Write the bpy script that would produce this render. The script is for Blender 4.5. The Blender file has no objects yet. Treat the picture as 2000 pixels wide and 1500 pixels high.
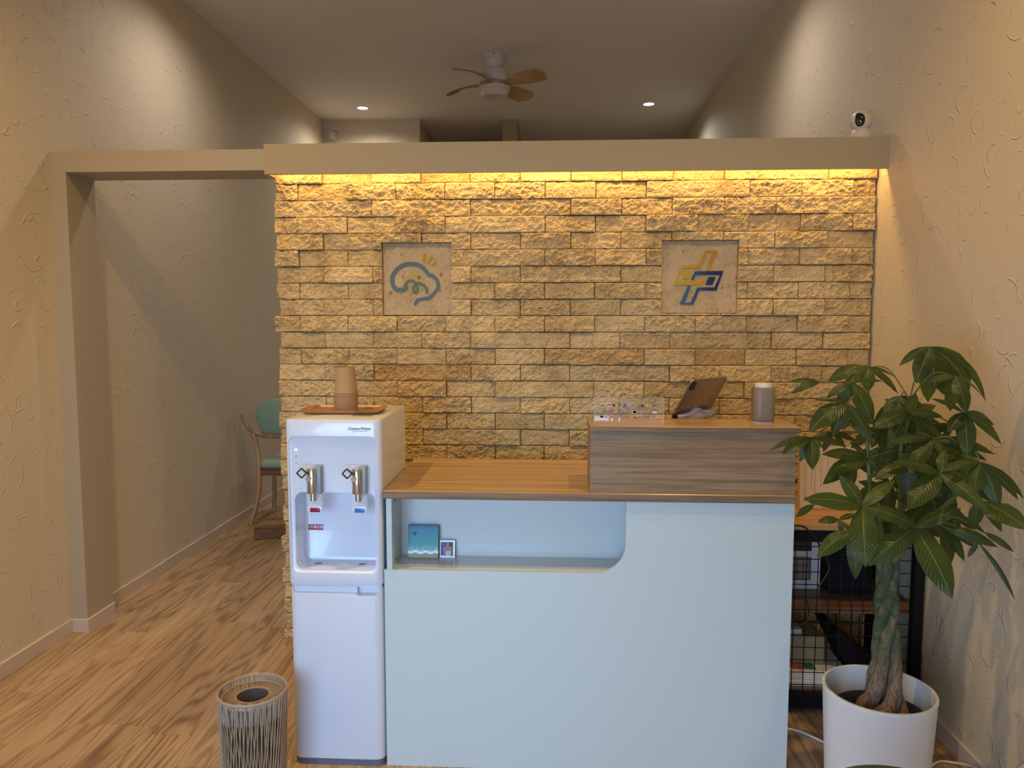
import bpy, bmesh, math, random
from mathutils import Vector, Matrix, noise

random.seed(7)
PI = math.pi
SC = bpy.context.scene
COL = SC.collection

# ------------------------------------------------------------------ camera
cam_d = bpy.data.cameras.new('camera')
cam_d.sensor_width = 36.0
cam_d.lens = 27.0
cam_d.clip_start = 0.05
cam = bpy.data.objects.new('camera', cam_d)
COL.objects.link(cam)
cam.location = (0, 0, 1.43)
cam.rotation_euler = (math.radians(90 - 4.95), 0, math.radians(3.05))
SC.camera = cam

# ------------------------------------------------------------------ world and exposure
world = bpy.data.worlds.new('world')
SC.world = world
world.use_nodes = True
world.node_tree.nodes['Background'].inputs[0].default_value = (0.55, 0.75, 1.0, 1)
world.node_tree.nodes['Background'].inputs[1].default_value = 0.3
SC.view_settings.view_transform = 'Standard'
SC.view_settings.look = 'None'
SC.view_settings.exposure = 0.0
SC.view_settings.gamma = 1.0
SC.view_settings.use_curve_mapping = False

# ------------------------------------------------------------------ lights of the room
CEIL = 3.29
def area(name, loc, rot, sx, sy, power, color, spread=180):
    l = bpy.data.lights.new(name, 'AREA')
    l.shape = 'RECTANGLE'; l.size = sx; l.size_y = sy
    l.energy = power; l.color = color; l.spread = math.radians(spread)
    o = bpy.data.objects.new(name, l); COL.objects.link(o)
    o.location = loc; o.rotation_euler = rot
    return o
def spot(name, loc, power, color, ang=95, blend=0.55, r=0.035):
    l = bpy.data.lights.new(name, 'SPOT')
    l.energy = power; l.color = color; l.spot_size = math.radians(ang); l.spot_blend = blend
    l.shadow_soft_size = r
    o = bpy.data.objects.new(name, l); COL.objects.link(o)
    o.location = loc
    return o
# daylight through the shop window behind the camera
DAY = area('daylight', (-0.80, -0.72, 0.95), (math.radians(78), 0, math.radians(-12)), 1.6, 1.45, 28, (0.42, 0.67, 1.0), 105)
WARM = (1.0, 0.65, 0.25)
NEUT = (1.0, 0.865, 0.76)
# (x, y, power, colour) of every recessed downlight
DOWNLIGHTS = [(-1.70, 6.94, 46, NEUT), (0.826, 6.95, 46, (0.90, 0.93, 0.95)),
              (-1.62, 4.25, 39, NEUT), (0.76, 4.25, 37, NEUT),
              (-1.45, 1.85, 132, WARM), (0.74, 1.60, 88, WARM), (-0.43, -0.30, 34, WARM)]  # the front right lamp is added to warm the right wall
for i, (x, y, p, c) in enumerate(DOWNLIGHTS):
    spot('downlight_lamp', (x, y, CEIL - 0.02), p, c, 158, 1.0)
# warm strip light tucked behind the header board
LED = area('strip_lamp', (0.065, 3.216, 2.056), (math.radians(12), 0, 0), 2.46, 0.012, 5.8, (1.0, 0.60, 0.185))

# ------------------------------------------------------------------ material helpers
def new_mat(name):
    m = bpy.data.materials.new(name); m.use_nodes = True
    nt = m.node_tree
    return m, nt, nt.nodes['Principled BSDF']
def N(nt, typ, **kw):
    n = nt.nodes.new(typ)
    for k, v in kw.items():
        if k in n.inputs: n.inputs[k].default_value = v
        else: setattr(n, k, v)
    return n
def L(nt, a, b): nt.links.new(a, b)
def math_(nt, op, a, b=None, c=None, clamp=False):
    n = nt.nodes.new('ShaderNodeMath'); n.operation = op; n.use_clamp = clamp
    for i, v in enumerate((a, b, c)):
        if v is None: continue
        if isinstance(v, (int, float)): n.inputs[i].default_value = v
        else: L(nt, v, n.inputs[i])
    return n.outputs[0]
def mixc(nt, f, a, b, mode='MIX'):
    n = nt.nodes.new('ShaderNodeMix'); n.data_type = 'RGBA'; n.blend_type = mode
    for s, v in ((n.inputs[0], f), (n.inputs[6], a), (n.inputs[7], b)):
        if isinstance(v, (int, float)): s.default_value = v
        elif isinstance(v, tuple): s.default_value = (*v, 1) if len(v) == 3 else v
        else: L(nt, v, s)
    return n.outputs[2]
def ramp(nt, f, stops):
    n = nt.nodes.new('ShaderNodeValToRGB'); L(nt, f, n.inputs[0])
    e = n.color_ramp.elements
    while len(e) < len(stops): e.new(0.5)
    for i, (p, c) in enumerate(stops):
        e[i].position = p; e[i].color = (*c, 1) if len(c) == 3 else c
    return n.outputs[0]
def coords(nt, scale=(1, 1, 1), kind='Object', rot=(0, 0, 0)):
    tc = nt.nodes.new('ShaderNodeTexCoord'); mp = nt.nodes.new('ShaderNodeMapping')
    mp.inputs['Scale'].default_value = scale; mp.inputs['Rotation'].default_value = rot
    L(nt, tc.outputs[kind], mp.inputs[0]); return mp.outputs[0]
def tex_noise(nt, v, scale, detail=3, rough=0.5, dist=0.0):
    n = N(nt, 'ShaderNodeTexNoise', Scale=scale, Detail=detail, Roughness=rough, Distortion=dist)
    if v is not None: L(nt, v, n.inputs['Vector'])
    return n.outputs[0]
def bump(nt, h, strength, dist, bs):
    b = nt.nodes.new('ShaderNodeBump'); b.inputs['Strength'].default_value = strength
    b.inputs['Distance'].default_value = dist
    L(nt, h, b.inputs['Height']); L(nt, b.outputs[0], bs.inputs['Normal']); return b
def plain(name, col, rough=0.5, metal=0.0, var=0.04, scale=25, bmp=0.0, coat=0.0, spec=None):
    """simple surface with a slight procedural variation"""
    m, nt, bs = new_mat(name)
    v = coords(nt)
    n = tex_noise(nt, v, scale, 3)
    c = mixc(nt, n, tuple(max(0, k * (1 - var)) for k in col), tuple(min(1, k * (1 + var)) for k in col))
    L(nt, c, bs.inputs['Base Color'])
    bs.inputs['Roughness'].default_value = rough; bs.inputs['Metallic'].default_value = metal
    if coat: bs.inputs['Coat Weight'].default_value = coat
    if spec is not None: bs.inputs['Specular IOR Level'].default_value = spec
    if bmp: bump(nt, n, bmp, 0.001, bs)
    return m
def emit(name, col, st):
    m, nt, bs = new_mat(name)
    bs.inputs['Base Color'].default_value = (*col, 1)
    bs.inputs['Emission Color'].default_value = (*col, 1); bs.inputs['Emission Strength'].default_value = st
    return m
def glassy(name, col=(1, 1, 1), rough=0.02, alpha=0.15, spec=0.5):
    m, nt, bs = new_mat(name)
    bs.inputs['Base Color'].default_value = (*col, 1); bs.inputs['Roughness'].default_value = rough
    bs.inputs['Alpha'].default_value = alpha; bs.inputs['Specular IOR Level'].default_value = spec
    return m

def wallpaper(name, col, strokes=1.0):
    m, nt, bs = new_mat(name)
    v = coords(nt)
    big = tex_noise(nt, v, 1.3, 3)
    c = mixc(nt, big, tuple(k * 0.97 for k in col), tuple(min(1, k * 1.03) for k in col))
    L(nt, c, bs.inputs['Base Color'])
    bs.inputs['Roughness'].default_value = 0.62
    fine = tex_noise(nt, v, 60, 4, 0.6)
    med = tex_noise(nt, v, 14, 2)
    h = math_(nt, 'MULTIPLY', fine, 0.05)
    for sc, r, w, seed in ((9.0, 0.42, 0.030, 3.1), (6.5, 0.5, 0.024, 8.7), (8.0, 0.36, 0.03, 14.2)):
        mp = N(nt, 'ShaderNodeMapping'); mp.inputs['Location'].default_value = (seed, seed * 2, seed * .7)
        L(nt, v, mp.inputs[0])
        vo = N(nt, 'ShaderNodeTexVoronoi', Scale=sc); L(nt, mp.outputs[0], vo.inputs['Vector'])
        d = math_(nt, 'SUBTRACT', vo.outputs['Distance'], r)
        d = math_(nt, 'ABSOLUTE', d)
        ring = math_(nt, 'SUBTRACT', 1.0, math_(nt, 'DIVIDE', d, w), clamp=True)
        mk = tex_noise(nt, mp.outputs[0], sc * 1.7, 2)
        mk = math_(nt, 'MULTIPLY', math_(nt, 'SUBTRACT', mk, 0.53), 9.0, clamp=True)
        h = math_(nt, 'ADD', h, math_(nt, 'MULTIPLY', ring, mk))
    h = math_(nt, 'ADD', h, math_(nt, 'MULTIPLY', med, 0.25))
    bump(nt, h, 0.8 * strokes, 0.0030, bs)
    return m

def laminate(name, dark, light, axis='x', rough=0.3, sc=1.0, spec=0.5):
    """zebra-grain wood laminate with long streaks along one axis"""
    m, nt, bs = new_mat(name)
    s = {'x': (0.55, 16, 16), 'y': (16, 0.55, 16), 'z': (16, 16, 0.55)}[axis]
    v = coords(nt, tuple(k * sc for k in s))
    a = tex_noise(nt, v, 2.4, 5, 0.6, 0.25)
    b = tex_noise(nt, v, 9.0, 4, 0.7, 0.1)
    f = math_(nt, 'ADD', math_(nt, 'MULTIPLY', a, 0.65), math_(nt, 'MULTIPLY', b, 0.35))
    c = ramp(nt, f, [(0.36, dark), (0.47, tuple((p + q) / 2 for p, q in zip(dark, light))), (0.56, light), (0.66, tuple(min(1, k * 1.12) for k in light))])
    L(nt, c, bs.inputs['Base Color']); bs.inputs['Roughness'].default_value = rough; bs.inputs['Specular IOR Level'].default_value = spec
    bump(nt, b, 0.12, 0.0006, bs)
    return m

def floor_mat():
    m, nt, bs = new_mat('oak_plank_floor')
    tc = nt.nodes.new('ShaderNodeTexCoord'); sx = nt.nodes.new('ShaderNodeSeparateXYZ'); L(nt, tc.outputs['Object'], sx.inputs[0])
    X, Y = sx.outputs[0], sx.outputs[1]
    u = math_(nt, 'DIVIDE', X, 0.152); iu = math_(nt, 'FLOOR', u)
    r1 = N(nt, 'ShaderNodeTexWhiteNoise', noise_dimensions='1D'); L(nt, iu, r1.inputs['W'])
    vv = math_(nt, 'ADD', math_(nt, 'DIVIDE', Y, 0.92), math_(nt, 'MULTIPLY', r1.outputs[0], 5.0)); iv = math_(nt, 'FLOOR', vv)
    cb = nt.nodes.new('ShaderNodeCombineXYZ'); L(nt, iu, cb.inputs[0]); L(nt, iv, cb.inputs[1])
    r2 = N(nt, 'ShaderNodeTexWhiteNoise', noise_dimensions='3D'); L(nt, cb.outputs[0], r2.inputs['Vector'])
    off = nt.nodes.new('ShaderNodeVectorMath'); off.operation = 'SCALE'; L(nt, r2.outputs[1], off.inputs[0]); off.inputs['Scale'].default_value = 30
    ad = nt.nodes.new('ShaderNodeVectorMath'); L(nt, tc.outputs['Object'], ad.inputs[0]); L(nt, off.outputs[0], ad.inputs[1])
    mp = N(nt, 'ShaderNodeMapping'); mp.inputs['Scale'].default_value = (9.0, 0.65, 1); L(nt, ad.outputs[0], mp.inputs[0])
    n1 = tex_noise(nt, mp.outputs[0], 1.0, 2, 0.45, 0.3)
    rings = math_(nt, 'SINE', math_(nt, 'MULTIPLY', n1, 75.0))
    rings = math_(nt, 'MULTIPLY', math_(nt, 'ADD', rings, 1.0), 0.5)
    rings = math_(nt, 'POWER', rings, 2.2)
    mp2 = N(nt, 'ShaderNodeMapping'); mp2.inputs['Scale'].default_value = (110, 4, 1); L(nt, ad.outputs[0], mp2.inputs[0])
    fib = tex_noise(nt, mp2.outputs[0], 1.0, 4, 0.6)
    mp3 = N(nt, 'ShaderNodeMapping'); mp3.inputs['Scale'].default_value = (5.5, 0.6, 1); L(nt, ad.outputs[0], mp3.inputs[0])
    cloud = tex_noise(nt, mp3.outputs[0], 1.0, 3, 0.6, 0.4)
    g = math_(nt, 'ADD', math_(nt, 'MULTIPLY', rings, 0.20), math_(nt, 'MULTIPLY', fib, 0.32))
    g = math_(nt, 'ADD', g, math_(nt, 'MULTIPLY', cloud, 0.58))
    c = ramp(nt, g, [(0.34, (0.50, 0.365, 0.235)), (0.52, (0.42, 0.29, 0.175)), (0.68, (0.27, 0.175, 0.10)), (0.84, (0.13, 0.08, 0.045))])
    # knots
    kn = N(nt, 'ShaderNodeTexVoronoi', Scale=1.0)
    mp4 = N(nt, 'ShaderNodeMapping'); mp4.inputs['Scale'].default_value = (4.2, 1.6, 1); L(nt, ad.outputs[0], mp4.inputs[0]); L(nt, mp4.outputs[0], kn.inputs['Vector'])
    k = math_(nt, 'SUBTRACT', 1.0, math_(nt, 'MULTIPLY', kn.outputs['Distance'], 14.0), clamp=True)
    c = mixc(nt, math_(nt, 'MULTIPLY', k, 0.75), c, (0.05, 0.03, 0.018))
    hv = N(nt, 'ShaderNodeHueSaturation'); L(nt, c, hv.inputs['Color'])
    L(nt, math_(nt, 'ADD', math_(nt, 'MULTIPLY', r2.outputs[0], 0.22), 0.89), hv.inputs['Value'])
    # plank edges
    fu = math_(nt, 'FRACT', u); du = math_(nt, 'MINIMUM', fu, math_(nt, 'SUBTRACT', 1.0, fu))
    fv = math_(nt, 'FRACT', vv); dv = math_(nt, 'MINIMUM', fv, math_(nt, 'SUBTRACT', 1.0, fv))
    gap = math_(nt, 'MINIMUM', math_(nt, 'DIVIDE', du, 0.012), math_(nt, 'DIVIDE', dv, 0.002), clamp=True)
    c2 = mixc(nt, math_(nt, 'ADD', math_(nt, 'MULTIPLY', gap, 0.3), 0.7, clamp=True), (0.10, 0.06, 0.03), hv.outputs[0])
    L(nt, c2, bs.inputs['Base Color'])
    L(nt, math_(nt, 'ADD', math_(nt, 'MULTIPLY', fib, 0.2), 0.36), bs.inputs['Roughness'])
    bump(nt, math_(nt, 'ADD', math_(nt, 'MULTIPLY', fib, 0.4), gap), 0.25, 0.0008, bs)
    return m

def stone_mat(name='split_travertine', fine=1.0, tintattr=True, base=((0.36, 0.25, 0.115), (0.60, 0.445, 0.225), (0.72, 0.565, 0.32))):
    m, nt, bs = new_mat(name)
    v = coords(nt)
    a = tex_noise(nt, v, 9, 5, 0.65, 0.6)
    b = tex_noise(nt, v, 70, 5, 0.7, 0.3)
    f = math_(nt, 'ADD', math_(nt, 'MULTIPLY', a, 0.6), math_(nt, 'MULTIPLY', b, 0.4))
    c = ramp(nt, f, [(0.33, base[0]), (0.5, base[1]), (0.68, base[2])])
    if tintattr:
        at = N(nt, 'ShaderNodeAttribute', attribute_name='tint')
        c = mixc(nt, 1.0, c, at.outputs['Color'], 'MULTIPLY')
    # pits and shell holes
    pv = coords(nt, (1, 1, .55)) if not tintattr else v
    vo = N(nt, 'ShaderNodeTexVoronoi', Scale=85.0 if tintattr else 70.0); L(nt, pv, vo.inputs['Vector'])
    mk = tex_noise(nt, v, 11 if tintattr else 24, 3)
    mk = math_(nt, 'MULTIPLY', math_(nt, 'SUBTRACT', mk, 0.5), 6, clamp=True)
    pit = math_(nt, 'MULTIPLY', math_(nt, 'SUBTRACT', 1.0, math_(nt, 'MULTIPLY', vo.outputs['Distance'], 3.2 if tintattr else 2.3), clamp=True), mk)
    c = mixc(nt, math_(nt, 'MULTIPLY', pit, 0.7 if tintattr else 1.3, None, True), c, (0.16, 0.10, 0.05))
    L(nt, c, bs.inputs['Base Color']); bs.inputs['Roughness'].default_value = 0.85
    bs.inputs['Specular IOR Level'].default_value = 0.25
    rg = math_(nt, 'ABSOLUTE', math_(nt, 'SUBTRACT', tex_noise(nt, v, 48, 4, .6, .4), .5))
    b = math_(nt, 'SUBTRACT', b, math_(nt, 'MULTIPLY', rg, 2.0))
    h = math_(nt, 'SUBTRACT', math_(nt, 'ADD', math_(nt, 'MULTIPLY', b, 1.0), math_(nt, 'MULTIPLY', tex_noise(nt, v, 160, 3), 0.5)), math_(nt, 'MULTIPLY', pit, 1.2))
    bump(nt, h, 0.8 * fine, 0.0042 * fine, bs)
    return m

M = {}
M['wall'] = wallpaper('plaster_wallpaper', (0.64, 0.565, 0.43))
M['header'] = wallpaper('header_wallpaper_shaded', (0.385, 0.32, 0.21), 0.25)  # room wallpaper with the dimmer light of the header put into its colour
M['pillar'] = wallpaper('pillar_wallpaper_shaded', (0.44, 0.375, 0.275), 0.25)  # same wallpaper, darkened for the shade on pillar and lintel
M['niche'] = plain('glossy_white_melamine', (0.60, 0.66, 0.67), 0.14, var=0.012, scale=300, bmp=0.05)
M['ceil'] = plain('ceiling_paper', (0.74, 0.70, 0.64), 0.8, var=0.02, scale=80, bmp=0.15)
M['base'] = plain('vinyl_baseboard', (0.60, 0.50, 0.42), 0.45, var=0.02)
M['base_top'] = plain('baseboard_lip', (0.78, 0.68, 0.60), 0.4, var=0.02)
M['floor'] = floor_mat()
M['stone'] = stone_mat()
M['stone_flat'] = stone_mat('honed_travertine', 0.25, False, ((0.36, 0.27, 0.155), (0.50, 0.385, 0.235), (0.58, 0.46, 0.30)))
M['mortar'] = plain('stone_backing', (0.16, 0.11, 0.06), 0.9, var=0.2, scale=60)
M['white_panel'] = plain('white_melamine', (0.52, 0.615, 0.635), 0.38, var=0.012, scale=300, bmp=0.05)
M['white_plastic'] = plain('white_gloss_plastic', (0.68, 0.73, 0.84), 0.22, var=0.01, coat=0.3)
M['grey_plastic'] = plain('grey_base_plastic', (0.12, 0.14, 0.18), 0.4)
M['wood_front_daylit'] = laminate('ash_laminate_front_daylit', (0.165, 0.10, 0.05), (0.30, 0.205, 0.12), 'x', 0.42, 1.6, 0.28)  # same laminate as the tops, with the duller daylight put into its colour
M['wood_top_warmlit'] = laminate('ash_laminate_top_warmlit', (0.30, 0.175, 0.075), (0.50, 0.32, 0.155), 'x', 0.22)  # warm lamp light on the tops is put into this colour
M['wood_edge_daylit'] = laminate('ash_laminate_edge_daylit', (0.125, 0.075, 0.042), (0.25, 0.165, 0.10), 'x', 0.5, 1.5, 0.2)  # same laminate again, darkened for the weaker light on the slab edges
M['wood_desk'] = laminate('warm_wood_desk', (0.33, 0.16, 0.06), (0.52, 0.28, 0.12), 'x', 0.35)
M['beech'] = laminate('beech_wood', (0.36, 0.20, 0.09), (0.55, 0.35, 0.18), 'z', 0.4)
M['walnut'] = laminate('walnut_wood', (0.11, 0.05, 0.025), (0.22, 0.11, 0.055), 'x', 0.4)
M['fan_wood'] = laminate('fan_blade_wood', (0.34, 0.20, 0.085), (0.52, 0.34, 0.16), 'x', 0.35)
M['tray'] = laminate('tray_wood', (0.28, 0.12, 0.04), (0.46, 0.23, 0.09), 'x', 0.3)
M['kraft'] = plain('kraft_paper', (0.44, 0.265, 0.115), 0.75, var=0.06, scale=120, bmp=0.1)
M['kraft_rim'] = plain('kraft_paper_rim', (0.62, 0.41, 0.21), 0.6, var=0.05)
M['steel'] = plain('brushed_steel', (0.62, 0.60, 0.57), 0.22, 1.0, var=0.05, scale=200)
M['dark_metal'] = plain('dark_metal', (0.10, 0.10, 0.10), 0.35, 0.8)
M['black_metal'] = plain('black_powder_coat', (0.010, 0.010, 0.012), 0.55, 0.0, spec=0.15)
M['black_plastic'] = plain('black_gloss_plastic', (0.008, 0.008, 0.012), 0.12)
M['screw'] = plain('dark_screw', (0.05, 0.05, 0.05), 0.5)
M['green_vinyl'] = plain('mint_green_vinyl', (0.29, 0.41, 0.30), 0.5, var=0.05, scale=60, bmp=0.05)
M['taupe_plastic'] = plain('taupe_plastic', (0.22, 0.17, 0.125), 0.45)
M['cream_plastic'] = plain('cream_plastic', (0.66, 0.60, 0.54), 0.4)
M['aluminium'] = plain('space_grey_aluminium', (0.40, 0.37, 0.34), 0.28, 1.0, var=0.03)
M['pot'] = plain('white_ceramic_pot', (0.70, 0.74, 0.80), 0.38, var=0.02)
M['soil'] = plain('dark_soil', (0.02, 0.017, 0.014), 0.95, var=0.5, scale=120, bmp=0.8)
M['black_pot'] = plain('black_grower_pot', (0.012, 0.012, 0.014), 0.4)
M['cord_paper'] = plain('paper_cord', (0.36, 0.265, 0.17), 0.8, var=0.15, scale=150, bmp=0.3)
M['basket_inner'] = plain('basket_frame', (0.10, 0.072, 0.05), 0.9, var=0.1)
M['bag'] = glassy('clear_plastic_bag', (0.85, 0.85, 0.88), 0.10, 0.09, 0.9)
M['acrylic'] = glassy('clear_acrylic', (0.95, 0.93, 0.90), 0.03, 0.05, 0.6)
M['clear_guard'] = glassy('clear_guard_plastic', (0.80, 0.84, 0.90), 0.06, 0.22, 0.7)
M['glass'] = glassy('window_glass', (0.9, 0.95, 1.0), 0.02, 0.06, 0.5)
M['white_cable'] = plain('white_cable_rubber', (0.75, 0.75, 0.72), 0.4)
M['black_cable'] = plain('black_cable_rubber', (0.01, 0.01, 0.01), 0.5)
M['paper'] = plain('white_paper', (0.76, 0.76, 0.74), 0.7, var=0.02)
M['white_card'] = plain('white_card', (0.78, 0.79, 0.84), 0.35, var=0.01)
M['tan_box'] = plain('tan_cardboard', (0.42, 0.32, 0.18), 0.7)
M['dark_green'] = plain('dark_green_upholstery', (0.045, 0.055, 0.045), 0.6, var=0.1, scale=200, bmp=0.1)
M['lamp_face'] = emit('downlight_diffuser', (1.0, 0.97, 0.93), 9.0)
M['led_tape'] = emit('warm_led_tape', (1.0, 0.62, 0.22), 2.5)
def flat(name, col, rough=0.5): return plain(name, col, rough, var=0.015)

# ------------------------------------------------------------------ geometry helpers
def bm_new(): return bmesh.new()
def merge(dst, src):
    me = bpy.data.meshes.new('tmp'); src.to_mesh(me); src.free(); dst.from_mesh(me); bpy.data.meshes.remove(me)
def box(bm, x0, x1, y0, y1, z0, z1, r=0.0, seg=2, mat=0):
    t = bmesh.new()
    bmesh.ops.create_cube(t, size=1.0)
    for v in t.verts:
        v.co = Vector(((x0 + x1) / 2 + v.co.x * (x1 - x0), (y0 + y1) / 2 + v.co.y * (y1 - y0), (z0 + z1) / 2 + v.co.z * (z1 - z0)))
    if r > 0: bmesh.ops.bevel(t, geom=t.edges[:], offset=r, segments=seg, affect='EDGES', profile=0.5)
    for f in t.faces: f.material_index = mat
    merge(bm, t); return bm
def prism(bm, pts, axis, a, b, mat=0, bev=0.0):
    """extrude a closed 2D outline along an axis ('x','y','z') from a to b"""
    t = bmesh.new()
    def P(p, h):
        return {'z': (p[0], p[1], h), 'y': (p[0], h, p[1]), 'x': (h, p[0], p[1])}[axis]
    v0 = [t.verts.new(P(p, a)) for p in pts]; v1 = [t.verts.new(P(p, b)) for p in pts]
    t.faces.new(v0); t.faces.new(list(reversed(v1)))
    n = len(pts)
    for i in range(n):
        j = (i + 1) % n; t.faces.new((v0[j], v0[i], v1[i], v1[j]))
    bmesh.ops.recalc_face_normals(t, faces=t.faces[:])
    if bev > 0:
        es = [e for e in t.edges if (e.verts[0] in v0) == (e.verts[1] in v0)]
        bmesh.ops.bevel(t, geom=es, offset=bev, segments=2, affect='EDGES', profile=0.5)
    for f in t.faces: f.material_index = mat
    merge(bm, t); return bm
def rrect(x0, x1, y0, y1, r, seg=6, corners=(1, 1, 1, 1)):
    """corner order: (x0,y0) (x1,y0) (x1,y1) (x0,y1)"""
    out = []
    cs = [(x0 + r, y0 + r, PI, x0, y0), (x1 - r, y0 + r, 1.5 * PI, x1, y0), (x1 - r, y1 - r, 0, x1, y1), (x0 + r, y1 - r, 0.5 * PI, x0, y1)]
    for k, (cx, cy, a, ex, ey) in enumerate(cs):
        if corners[k]:
            for i in range(seg + 1):
                t = a + i / seg * PI / 2
                out.append((cx + r * math.cos(t), cy + r * math.sin(t)))
        else: out.append((ex, ey))
    return out
def lathe(bm, prof, cx, cy, n=48, mat=0, closed=False):
    t = bmesh.new(); rings = []
    for (r, z) in prof:
        if r < 1e-6: rings.append([t.verts.new((cx, cy, z))])
        else: rings.append([t.verts.new((cx + r * math.cos(2 * PI * i / n), cy + r * math.sin(2 * PI * i / n), z)) for i in range(n)])
    for a, b in zip(rings, rings[1:]):
        for i in range(n):
            j = (i + 1) % n
            if len(a) == 1 and len(b) > 1: t.faces.new((a[0], b[i], b[j]))
            elif len(b) == 1 and len(a) > 1: t.faces.new((a[j], a[i], b[0]))
            elif len(a) > 1: t.faces.new((a[i], a[j], b[j], b[i]))
    bmesh.ops.recalc_face_normals(t, faces=t.faces[:])
    for f in t.faces: f.material_index = mat
    merge(bm, t); return bm
def tube(bm, pts, rad, n=8, mat=0, cap=True, flatten=None):
    pts = [Vector(p) for p in pts]; m = len(pts)
    rads = rad if isinstance(rad, (list, tuple)) else [rad] * m
    t = bmesh.new(); rings = []; up = None
    for i, p in enumerate(pts):
        d = (pts[min(i + 1, m - 1)] - pts[max(i - 1, 0)]).normalized()
        if up is None:
            up = Vector((0, 0, 1)) if abs(d.z) < 0.9 else Vector((1, 0, 0))
        s = d.cross(up).normalized(); up = s.cross(d).normalized()
        fa, fb = flatten if flatten else (1, 1)
        rings.append([t.verts.new(p + (s * math.cos(2 * PI * k / n) * fa + up * math.sin(2 * PI * k / n) * fb) * rads[i]) for k in range(n)])
    for a, b in zip(rings, rings[1:]):
        for k in range(n):
            j = (k + 1) % n; t.faces.new((a[k], a[j], b[j], b[k]))
    if cap:
        t.faces.new(list(reversed(rings[0]))); t.faces.new(rings[-1])
    bmesh.ops.recalc_face_normals(t, faces=t.faces[:])
    for f in t.faces: f.material_index = mat
    merge(bm, t); return bm
def cyl(bm, p0, p1, r, n=24, mat=0): return tube(bm, [p0, p1], r, n, mat)
def smooth_path(pts, k=6):
    pts = [Vector(p) for p in pts]; out = []
    P = [pts[0] * 2 - pts[1]] + pts + [pts[-1] * 2 - pts[-2]]
    for i in range(1, len(P) - 2):
        for s in range(k):
            t = s / k; a, b, c, d = P[i - 1], P[i], P[i + 1], P[i + 2]
            out.append(0.5 * ((2 * b) + (c - a) * t + (2 * a - 5 * b + 4 * c - d) * t * t + (3 * b - a - 3 * c + d) * t ** 3))
    out.append(pts[-1]); return out
def empty(name, loc):
    o = bpy.data.objects.new(name, None); COL.objects.link(o); o.location = loc
    o.empty_display_size = 0.05
    return o
def obj(name, bm, mats, parent=None, smooth=True, ang=35, root=None):
    """link one mesh built in room coordinates; local origin follows the parent empty"""
    me = bpy.data.meshes.new(name)
    if isinstance(bm, bpy.types.Mesh): me = bm
    else: bm.to_mesh(me); bm.free()
    for m in (mats if isinstance(mats, (list, tuple)) else [mats]): me.materials.append(m)
    if smooth:
        for p in me.polygons: p.use_smooth = True
        me.set_sharp_from_angle(angle=math.radians(ang))
    o = bpy.data.objects.new(name, me); COL.objects.link(o)
    if parent is not None:
        o.parent = parent
        off = Vector((0, 0, 0)); q = parent
        while q is not None: off += q.location; q = q.parent
        me.transform(Matrix.Translation(-off))
    elif root is not None:
        me.transform(Matrix.Translation(-Vector(root))); o.location = root
    return o
def tag(o, label, cat, group=None):
    o['label'] = label; o['category'] = cat
    if group: o['group'] = group
    return o
def struct(name, bm, mats, **kw):
    o = obj(name, bm, mats, **kw); o['kind'] = 'structure'; return o
def boolean(bm_a, cutters):
    """difference of closed meshes, returned as a mesh"""
    def mk(b):
        me = bpy.data.meshes.new('t'); b.to_mesh(me); b.free(); o = bpy.data.objects.new('t', me); COL.objects.link(o); return o
    a = mk(bm_a); cs = [mk(c) for c in cutters]
    for c in cs:
        md = a.modifiers.new('b', 'BOOLEAN'); md.operation = 'DIFFERENCE'; md.object = c; md.solver = 'EXACT'
    dg = bpy.context.evaluated_depsgraph_get(); dg.update()
    me = bpy.data.meshes.new_from_object(a.evaluated_get(dg))
    for o in [a] + cs:
        old = o.data; bpy.data.objects.remove(o); bpy.data.meshes.remove(old)
    me.materials.clear()
    return me
def text_bm(body, size, loc, extrude=0.0004, shear=0.0, bold=0.0, align='CENTER', vertical=False, spacing=1.0):
    """lettering standing upright in the x-z plane and facing the front of the room"""
    cu = bpy.data.curves.new('txt', 'FONT'); cu.body = body; cu.size = size; cu.extrude = extrude
    cu.shear = shear; cu.offset = bold; cu.align_x = align; cu.align_y = 'CENTER'; cu.resolution_u = 3
    cu.space_character = spacing
    o = bpy.data.objects.new('txt', cu); COL.objects.link(o)
    dg = bpy.context.evaluated_depsgraph_get(); dg.update()
    me = bpy.data.meshes.new_from_object(o.evaluated_get(dg))
    bpy.data.objects.remove(o); bpy.data.curves.remove(cu)
    me.transform(Matrix.Translation(loc) @ Matrix.Rotation(PI / 2, 4, 'X'))
    b = bmesh.new(); b.from_mesh(me); bpy.data.meshes.remove(me)
    return b
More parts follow.
